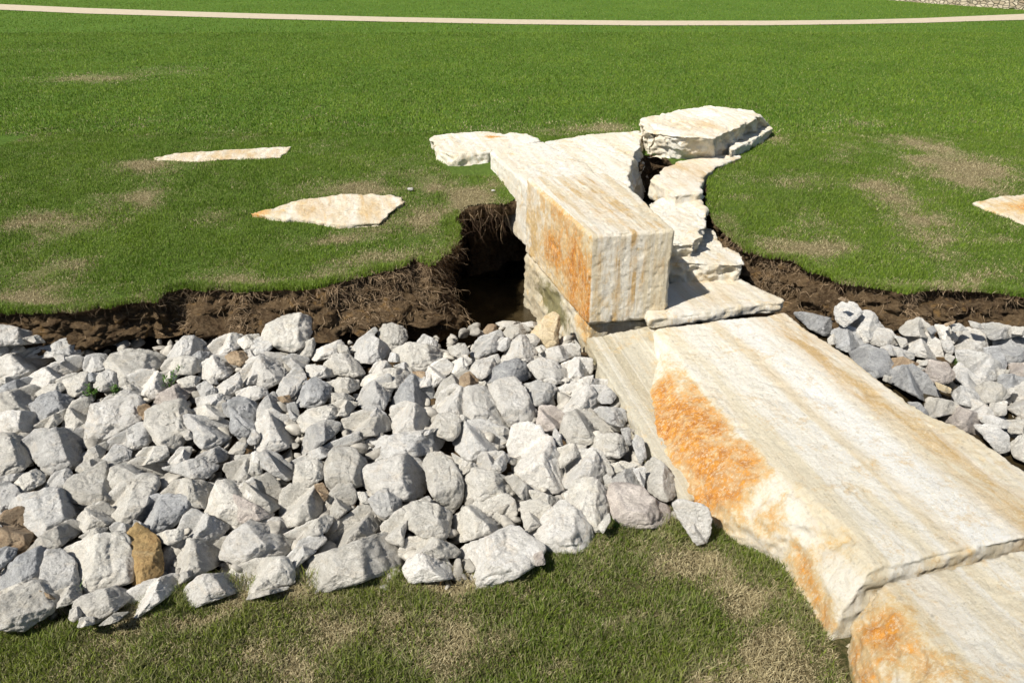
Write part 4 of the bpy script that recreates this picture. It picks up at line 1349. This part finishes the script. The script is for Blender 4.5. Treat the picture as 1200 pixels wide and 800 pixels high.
rs = np.random.default_rng(3)
left_poly = [at(p[0], p[1], -.66)[:2] for p in [(-200, 400), (150, 405), (480, 405), (560, 390), (630, 380), (700, 420), (745, 500), (800, 600), (700, 612), (640, 640), (540, 676), (330, 684), (60, 720), (-250, 770)]]
right_poly = [at(p[0], p[1], -.66)[:2] for p in [(930, 366), (1040, 372), (1300, 385), (1400, 600), (1200, 545), (1090, 480), (1000, 418)]]
while len(pl) < 2400:
    X, Y = rs.uniform(-3.2, 3.4), rs.uniform(2.5, 5.8)
    if in_poly(np.array([X]), np.array([Y]), left_poly)[0]:
        pl.append((X, Y, rip_left(X, Y) - rs.uniform(.08, .24), rs.uniform(.018, .06)))
    elif rs.random() < .9 and in_poly(np.array([X]), np.array([Y]), right_poly)[0]:
        pl.append((X, Y, -.64 + rs.uniform(-.03, .02), rs.uniform(.015, .045)))
scatter("rubble", M_RUB, pl, "small stones filling the gaps between the rocks", 5)

# soil clods at the foot of the cut bank
pl = []
for _ in range(900):
    k = rs.integers(0, len(E))
    if abs(E[k, 0]) > 3.6: continue
    q = rs.random() ** 0.6
    Pp = rows[int(2 + q * (TR - 4))][k]
    pl.append((Pp[0] + rs.normal(0, .015), Pp[1] - abs(rs.normal(0, .015)), Pp[2], rs.uniform(.006, .024)))
scatter("soil_clods", M_SOIL, pl, "crumbled soil clods on the cut bank", 6)

# ------------------------------------------------------------------ roots and dead thatch hanging from the bank
def strands(name, mat, starts, label):
    VV, FF = [], []; n0 = 0
    for (P, D, L, r) in starts:
        P = np.array(P, float); D = np.array(D, float); D /= np.linalg.norm(D)
        pts = [P.copy()]; S = 5
        for s in range(S):
            D = D + rs.normal(0, .33, 3) + np.array([0, 0, -.14]); D /= np.linalg.norm(D)
            P = P + D * L / S; pts.append(P.copy())
        for s, p in enumerate(pts):
            t = pts[min(S, s + 1)] - pts[max(0, s - 1)]; t /= np.linalg.norm(t) + 1e-9
            a = np.cross(t, [.3, .2, 1]); a /= np.linalg.norm(a) + 1e-9; b = np.cross(t, a)
            rr = r * (1 - .75 * s / S)
            for k in range(3):
                an = k * 2.094; VV.append(p + rr * (math.cos(an) * a + math.sin(an) * b))
        for s in range(S):
            for k in range(3):
                k2 = (k + 1) % 3
                FF.append([n0 + s * 3 + k, n0 + s * 3 + k2, n0 + (s + 1) * 3 + k2, n0 + (s + 1) * 3 + k])
        n0 += 3 * (S + 1)
    m = np_mesh(name, np.array(VV), np.array(FF), None)
    return link(name, m, mat, kind="stuff", label=label)
st_l, st_d = [], []
ROOTC = [215, 285, 395, 420, 445, 470, 480, 492, 505, 515, 528, 532, 905, 930, 1075, 1100]
pxE = np.array([pix((e[0], e[1], float(lawn_z(e[0], e[1])))) for e in E])
def root_density(px):
    return np.interp(px, [-100, 0, 170, 200, 300, 380, 420, 480, 535, 560, 592, 600, 830, 850, 900, 960, 1000, 1100, 1200], [.15, .2, .3, .55, .45, .8, 1., 1., 1., 1., 1., 0, 0, .8, .8, .5, .4, .6, .5])
for _ in range(11000):
    k = rs.integers(0, len(E) - 1)
    if abs(E[k, 0]) > 4 or rs.random() > root_density(pxE[k, 0]): continue
    if pxE[k, 0] > 596 and pxE[k, 0] < 845: continue
    row = int(min(TR - 2, 1 + abs(rs.normal(0, 1)) * 8)); P = rows[row][k].copy()
    D = np.array([NR[k, 0] * .45 + rs.normal(0, .5), NR[k, 1] * .45 + rs.normal(0, .3), rs.uniform(-1.2, .15)])
    L = rs.uniform(.03, .10) * (1.5 if 400 < pxE[k, 0] < 600 else 1)
    hole = 535 < pxE[k, 0] < 596
    if hole: D = np.array([rs.normal(0, .15) + NR[k, 0] * .4, NR[k, 1] * .25, -1]); L *= 2.0; P = rows[min(row, 6)][k] + np.array([0, -.01, 0])
    (st_d if (hole and rs.random() < .8) or rs.random() < .35 else st_l).append((P, D, L, rs.uniform(.0012, .0032)))
for _ in range(2600):
    c_ = rs.choice(ROOTC); k = int(np.argmin(np.abs(pxE[:, 0] - (c_ + rs.normal(0, 9))) + 1e3 * (np.abs(E[:, 0]) > 3)))
    row = int(rs.integers(2, TR - 4)); P = rows[row][k] + np.array([rs.normal(0, .02), -.01, rs.normal(0, .01)])
    a_ = rs.uniform(0, 6.28); D = np.array([math.cos(a_) * .8, -.4, math.sin(a_) * .8 - .3])
    st_l.append((P, D, rs.uniform(.05, .13), rs.uniform(.0012, .0028)))
strands("dry_roots", M_ROOT, st_l, "dry pale roots and thatch hanging on the cut bank")
strands("dark_roots", M_DROOT, st_d, "dark roots hanging in the washed-out hole")

# ------------------------------------------------------------------ grass blades
stone_polys = [[tuple(at(p[0], p[1], -.0)[:2]) for p in q] for q in (
    [(520, 192), (560, 182), (640, 190), (750, 190), (760, 168), (870, 152), (890, 158), (850, 186), (815, 215), (820, 262), (760, 262), (605, 240), (590, 205), (530, 203)],)]
rampfoot = [tuple(at(p[0], p[1], -.72)[:2]) for p in [(790, 560), (820, 585), (850, 618), (925, 662), (975, 715), (998, 765), (1010, 800), (1050, 880), (1300, 880), (1300, 560)]]
path_poly = [tuple(at(p[0], p[1] - .3, 0)[:2]) for p in PATH] + [tuple(at(p[0], p[2] + .2, 0)[:2]) for p in PATH[::-1]]
def in_view(X, Y, Z):
    v0 = X; v1 = Y; v2 = Z - CAMZ
    t = v1 * FW[1] + v2 * FW[2]; u = v0 / t; w_ = (v1 * UP[1] + v2 * UP[2]) / t
    return (t > 0) & (np.abs(u) < .90) & (w_ < .50) & (w_ > -.56)

def blades(n, x0, x1, y0, y1, hgt, wid, seed, dens_pow=0.0, scruffy=False, edge_bias=None):
    rg = np.random.default_rng(seed)
    if edge_bias is not None:
        X, Y = edge_bias(rg, n)
    else:
        X = rg.uniform(x0, x1, n)
        Y = y0 * (y1 / y0) ** rg.random(n) if dens_pow else rg.uniform(y0, y1, n)
    Z = lawn_z(X, Y)
    keep = in_view(X, Y, Z) & ~in_poly(X, Y, CH)
    if edge_bias is not None: keep = in_view(X, Y, Z)
    for fp in flats_w: keep &= ~in_poly(X, Y, fp)
    for sp in stone_polys: keep &= ~in_poly(X, Y, sp)
    keep &= ~in_poly(X, Y, rampfoot)
    if y1 > 20: keep &= ~in_poly(X, Y, path_poly)
    X, Y, Z = X[keep], Y[keep], Z[keep]
    d = dryness(X, Y)
    n = len(X)
    u = .66 * rg.random(n) + .34 * np.clip(.5 + .75 * fbm(p3(X, Y), 9 if scruffy else 6, 3, 91, .7), 0, 1)
    isdry = u < np.clip(d * 1.35 + (0.07 if scruffy else -0.06), 0.03, .97)
    # bare places: thin the blades a little where the turf is very dry
    kp = ~((d > .6) & (rg.random(n) < .35))
    X, Y, Z, d, isdry = X[kp], Y[kp], Z[kp], d[kp], isdry[kp]; n = len(X)
    hh = hgt * rg.uniform(.55, 1.25, n) * np.where(isdry, .8, 1)
    clump = vnoise(p3(X * 7, Y * 7), 55)
    hh *= 1 + (.6 if scruffy else .3) * clump
    ww = wid * rg.uniform(.7, 1.3, n)
    az = rg.uniform(0, 2 * np.pi, n)
    lean = np.where(isdry, rg.uniform(.7, 1.7, n), rg.uniform(.15, 1.0, n))
    if scruffy: lean = lean * 1.15
    lx, ly = np.cos(az) * lean, np.sin(az) * lean
    nrm = np.sqrt(1 + lean ** 2)
    tip = np.stack([X + lx * hh / nrm, Y + ly * hh / nrm, Z + hh / nrm * 1.0], 1)
    mid = np.stack([X + lx * hh * .35 / nrm, Y + ly * hh * .35 / nrm, Z + hh * .62 / nrm], 1)
    pa = rg.uniform(0, 2 * np.pi, n)
    wv = np.stack([np.cos(pa), np.sin(pa), np.zeros(n)], 1) * (ww / 2)[:, None]
    basep = np.stack([X, Y, Z - .004], 1)
    Vb = np.stack([basep - wv, basep + wv, mid + wv * .8, mid - wv * .8, tip], 1).reshape(-1, 3)
    i0 = np.arange(n) * 5
    Q = np.stack([i0, i0 + 1, i0 + 2, i0 + 3], 1); T_ = np.stack([i0 + 3, i0 + 2, i0 + 4], 1)
    g1 = np.array([.078, .160, .013]); g2 = np.array([.225, .318, .036]); g3 = np.array([.24, .29, .085])
    big = np.clip(.5 + .9 * fbm(p3(X, Y), 1.1, 3, 71), 0, 1)
    t = np.clip(rg.random(n) * .7 + .3 * big, 0, 1)[:, None]
    gcol = g1 * (1 - t) + g2 * t
    olive = (rg.random(n) < (.40 if scruffy else .2) + .5 * d)[:, None]
    gcol = np.where(olive, g3 * rg.uniform(.6, 1.15, n)[:, None], gcol)
    if scruffy: gcol = gcol * np.array([1.16, 0.95, 1.45])
    s1 = np.array([.24, .19, .095]); s2 = np.array([.60, .53, .32]); t2 = rg.random(n)[:, None]
    scol = s1 * (1 - t2) + s2 * t2
    colr = np.where(isdry[:, None], scol, gcol)
    return Vb, Q, T_, np.repeat(colr, 5, 0)

def edge_far(rg, n):
    k = rg.integers(1, len(E) - 1, n * 3)
    k = k[(np.abs(E[k, 0]) < 4) & ((pxE[k, 0] < 540) | (pxE[k, 0] > 845))][:n]
    off = rg.uniform(-.07, .025, len(k))
    return BANK_TOP[k, 0] + NR[k, 0] * off + rg.normal(0, .006, len(k)), BANK_TOP[k, 1] + NR[k, 1] * off
near_r = resample([(p[0], p[1], 0, 0) for p in near_w], .01)
def edge_near(rg, n):
    k = rg.integers(1, len(near_r) - 1, n)
    return near_r[k, 0] + rg.normal(0, .02, n), near_r[k, 1] + rg.uniform(-.12, .09, n)

sets = [blades(190000, -2.7, 1.4, 1.9, 3.15, .040, .0042, 1, scruffy=True),
        blades(26000, 0, 0, 0, 0, .055, .0028, 2, scruffy=True, edge_bias=edge_near),
        blades(560000, -5.8, 6.0, 4.75, 9.5, .027, .0046, 3, dens_pow=1),
        blades(30000, 0, 0, 0, 0, .048, .004, 4, edge_bias=edge_far),
        blades(420000, -14, 14, 9.3, 22, .035, .0095, 5, dens_pow=1),
        blades(420000, -45, 45, 21, 75, .04, .015, 6, dens_pow=1)]
VV, QQ, TT, CC = [], [], [], []; off = 0
for (a, b, c, d) in sets:
    VV.append(a); QQ.append(b + off); TT.append(c + off); CC.append(d); off += len(a)
gm = np_mesh("grass", np.concatenate(VV), np.concatenate(QQ), np.concatenate(TT), smooth=False)
cattr(gm, "Col", np.concatenate(CC))
link("grass", gm, M_BLADE, kind="stuff", label="mown green grass with straw-dry patches")
print("blades", off // 5)

# ------------------------------------------------------------------ weeds among the rocks
def weed(px, py, z, h, n, label, spread=.6):
    base = at(px, py, z)
    root = bpy.data.objects.new("weed", None); root.location = base; COL.objects.link(root)
    root["label"] = label; root["category"] = "weed"; root["group"] = "weeds among the rocks"
    sv, sf, lv, lf = [], [], [], []
    for i in range(n):
        a = rs.uniform(0, 6.28); ln = rs.uniform(.2, spread); hh = h * rs.uniform(.6, 1)
        p0 = np.array([rs.normal(0, .01), rs.normal(0, .01), -.03])
        p1 = p0 + np.array([math.cos(a) * ln * hh, math.sin(a) * ln * hh, hh])
        k = len(sv); r = .0018
        for p in (p0, p1):
            for b_ in range(3): sv.append(p + r * np.array([math.cos(b_ * 2.1), math.sin(b_ * 2.1), 0]))
        for b_ in range(3): sf.append([k + b_, k + (b_ + 1) % 3, k + 3 + (b_ + 1) % 3, k + 3 + b_])
        for j in range(9):
            t = rs.uniform(.35, 1); p = p0 + (p1 - p0) * t; b_ = rs.uniform(0, 6.28)
            D = np.array([math.cos(b_), math.sin(b_), rs.uniform(.1, .9)]); D /= np.linalg.norm(D)
            S = np.cross(D, [0, 0, 1]); S /= np.linalg.norm(S); L = rs.uniform(.012, .028)
            k = len(lv); dn = np.array([0, 0, -.15 * L])
            lv += [p, p + D * L * .5 + S * L * .22, p + D * L + dn, p + D * L * .5 - S * L * .22]
            lf.append([k, k + 1, k + 2, k + 3])
    link("stem", np_mesh("stem", np.array(sv), np.array(sf)), M_LEAF, parent=root)
    link("leaves", np_mesh("leaves", np.array(lv), np.array(lf)), M_LEAF, parent=root)
weed(109, 462, -.56, .10, 9, "leafy green weed left of the big smooth white rock")
weed(134, 458, -.55, .09, 8, "low green weed sprouting behind the big smooth white rock")
weed(198, 449, -.54, .10, 8, "green weed between rocks right of the white pointed rock")
weed(214, 435, -.53, .07, 5, "smallest green weed highest up in the left pile")
weed(1118, 424, -.53, .05, 4, "tiny weed growing in the right-hand rock pile")

def sprig(px, py, z, h, n, label):
    base = at(px, py, z); lv, lf = [], []
    for i in range(n):
        a = rs.uniform(0, 6.28); D = np.array([math.cos(a) * .35, math.sin(a) * .35, 1.0]); hh = h * rs.uniform(.5, 1)
        w_ = np.array([math.sin(a), -math.cos(a), 0]) * .0022; k = len(lv)
        p1 = D * hh * .6; p2 = D * hh + np.array([math.cos(a), math.sin(a), -.2]) * hh * .25
        lv += [-w_, w_, p1 + w_, p1 - w_, p2]; lf += [[k, k + 1, k + 2, k + 3], [k + 3, k + 2, k + 4, k + 4]]
    m = bpy.data.meshes.new("grass_tuft"); m.from_pydata([tuple(v) for v in lv], [], [f[:3] if f[2] == f[3] else f for f in lf]); m.update()
    link("grass_tuft", m, M_LEAF, label=label, category="grass tuft").location = base
sprig(886, 640, -.72, .13, 8, "tall thin grass tuft against the stained flank of the ramp block")
sprig(722, 622, -.70, .09, 14, "dark grass tuft at the foot of the mauve boulder")
sprig(542, 702, -.72, .07, 7, "bright green upright tuft in front of the half-sunk whitish rock")
sprig(93, 700, -.68, .10, 8, "grass tuft growing between rocks in the bottom left corner")

# loose chips on the turf
def chip(px, py, r, label, mat):
    P = on_lawn(px, py)
    v = IV * (1 + .25 * fbm(IV + px, 1.4, 3, 3)[:, None]); v = np.clip(v, -.75, .8) * [r, r * .7, r * .45] + P + [0, 0, r * .35 + .015]
    link("stone_chip", np_mesh("stone_chip", v, None, IF), mat, (P[0], P[1], P[2]), label=label, category="stone chip")
chip(481, 225, .035, "small pale stone chip on the grass right of the cracked lawn slab", ROCK['w'])
chip(472, 240, .028, "yellowish chip at the right tip of the cracked lawn slab", ROCK['y'])
chip(578, 226, .022, "little white chip on bare turf just above the hole", ROCK['w'])

# ------------------------------------------------------------------ far rubble-stone wall, top right
A = at(960, -7, 0.03); B = at(1085, 3, 0.03); Cc = at(1215, 12, .03); D_ = at(1700, 30, .03)
ptsw = [A + (A - B) * 1.5, A, B, Cc, D_]
wt, wb = [], []
line = resample([(p[0], p[1], 0, 0) for p in ptsw], .35)[:, :2]
Tn = np.gradient(line, axis=0); Tn /= np.linalg.norm(Tn, axis=1, keepdims=True); Nn = np.stack([-Tn[:, 1], Tn[:, 0]], 1)
prof = [(-.02, -.3), (0, .25), (.01, .6), (.03, 1.0), (.06, 1.15), (.4, 1.15), (.42, .3), (.42, -.3)]
WV = []
for (o_, z_) in prof:
    P = np.column_stack([line + Nn * o_, np.full(len(line), z_)])
    P[:, :2] += Nn * (vnoise(P * 1.7, 4) * .03)[:, None]; WV.append(P)
WV = np.concatenate(WV); iw_ = np.arange(len(WV)).reshape(len(prof), -1)
QW = np.stack([iw_[:-1, :-1], iw_[:-1, 1:], iw_[1:, 1:], iw_[1:, :-1]], -1).reshape(-1, 4)
link("stone_wall", np_mesh("stone_wall", WV, QW), M_WALL, label="low rubble-stone retaining wall far beyond the lawn path", category="wall")
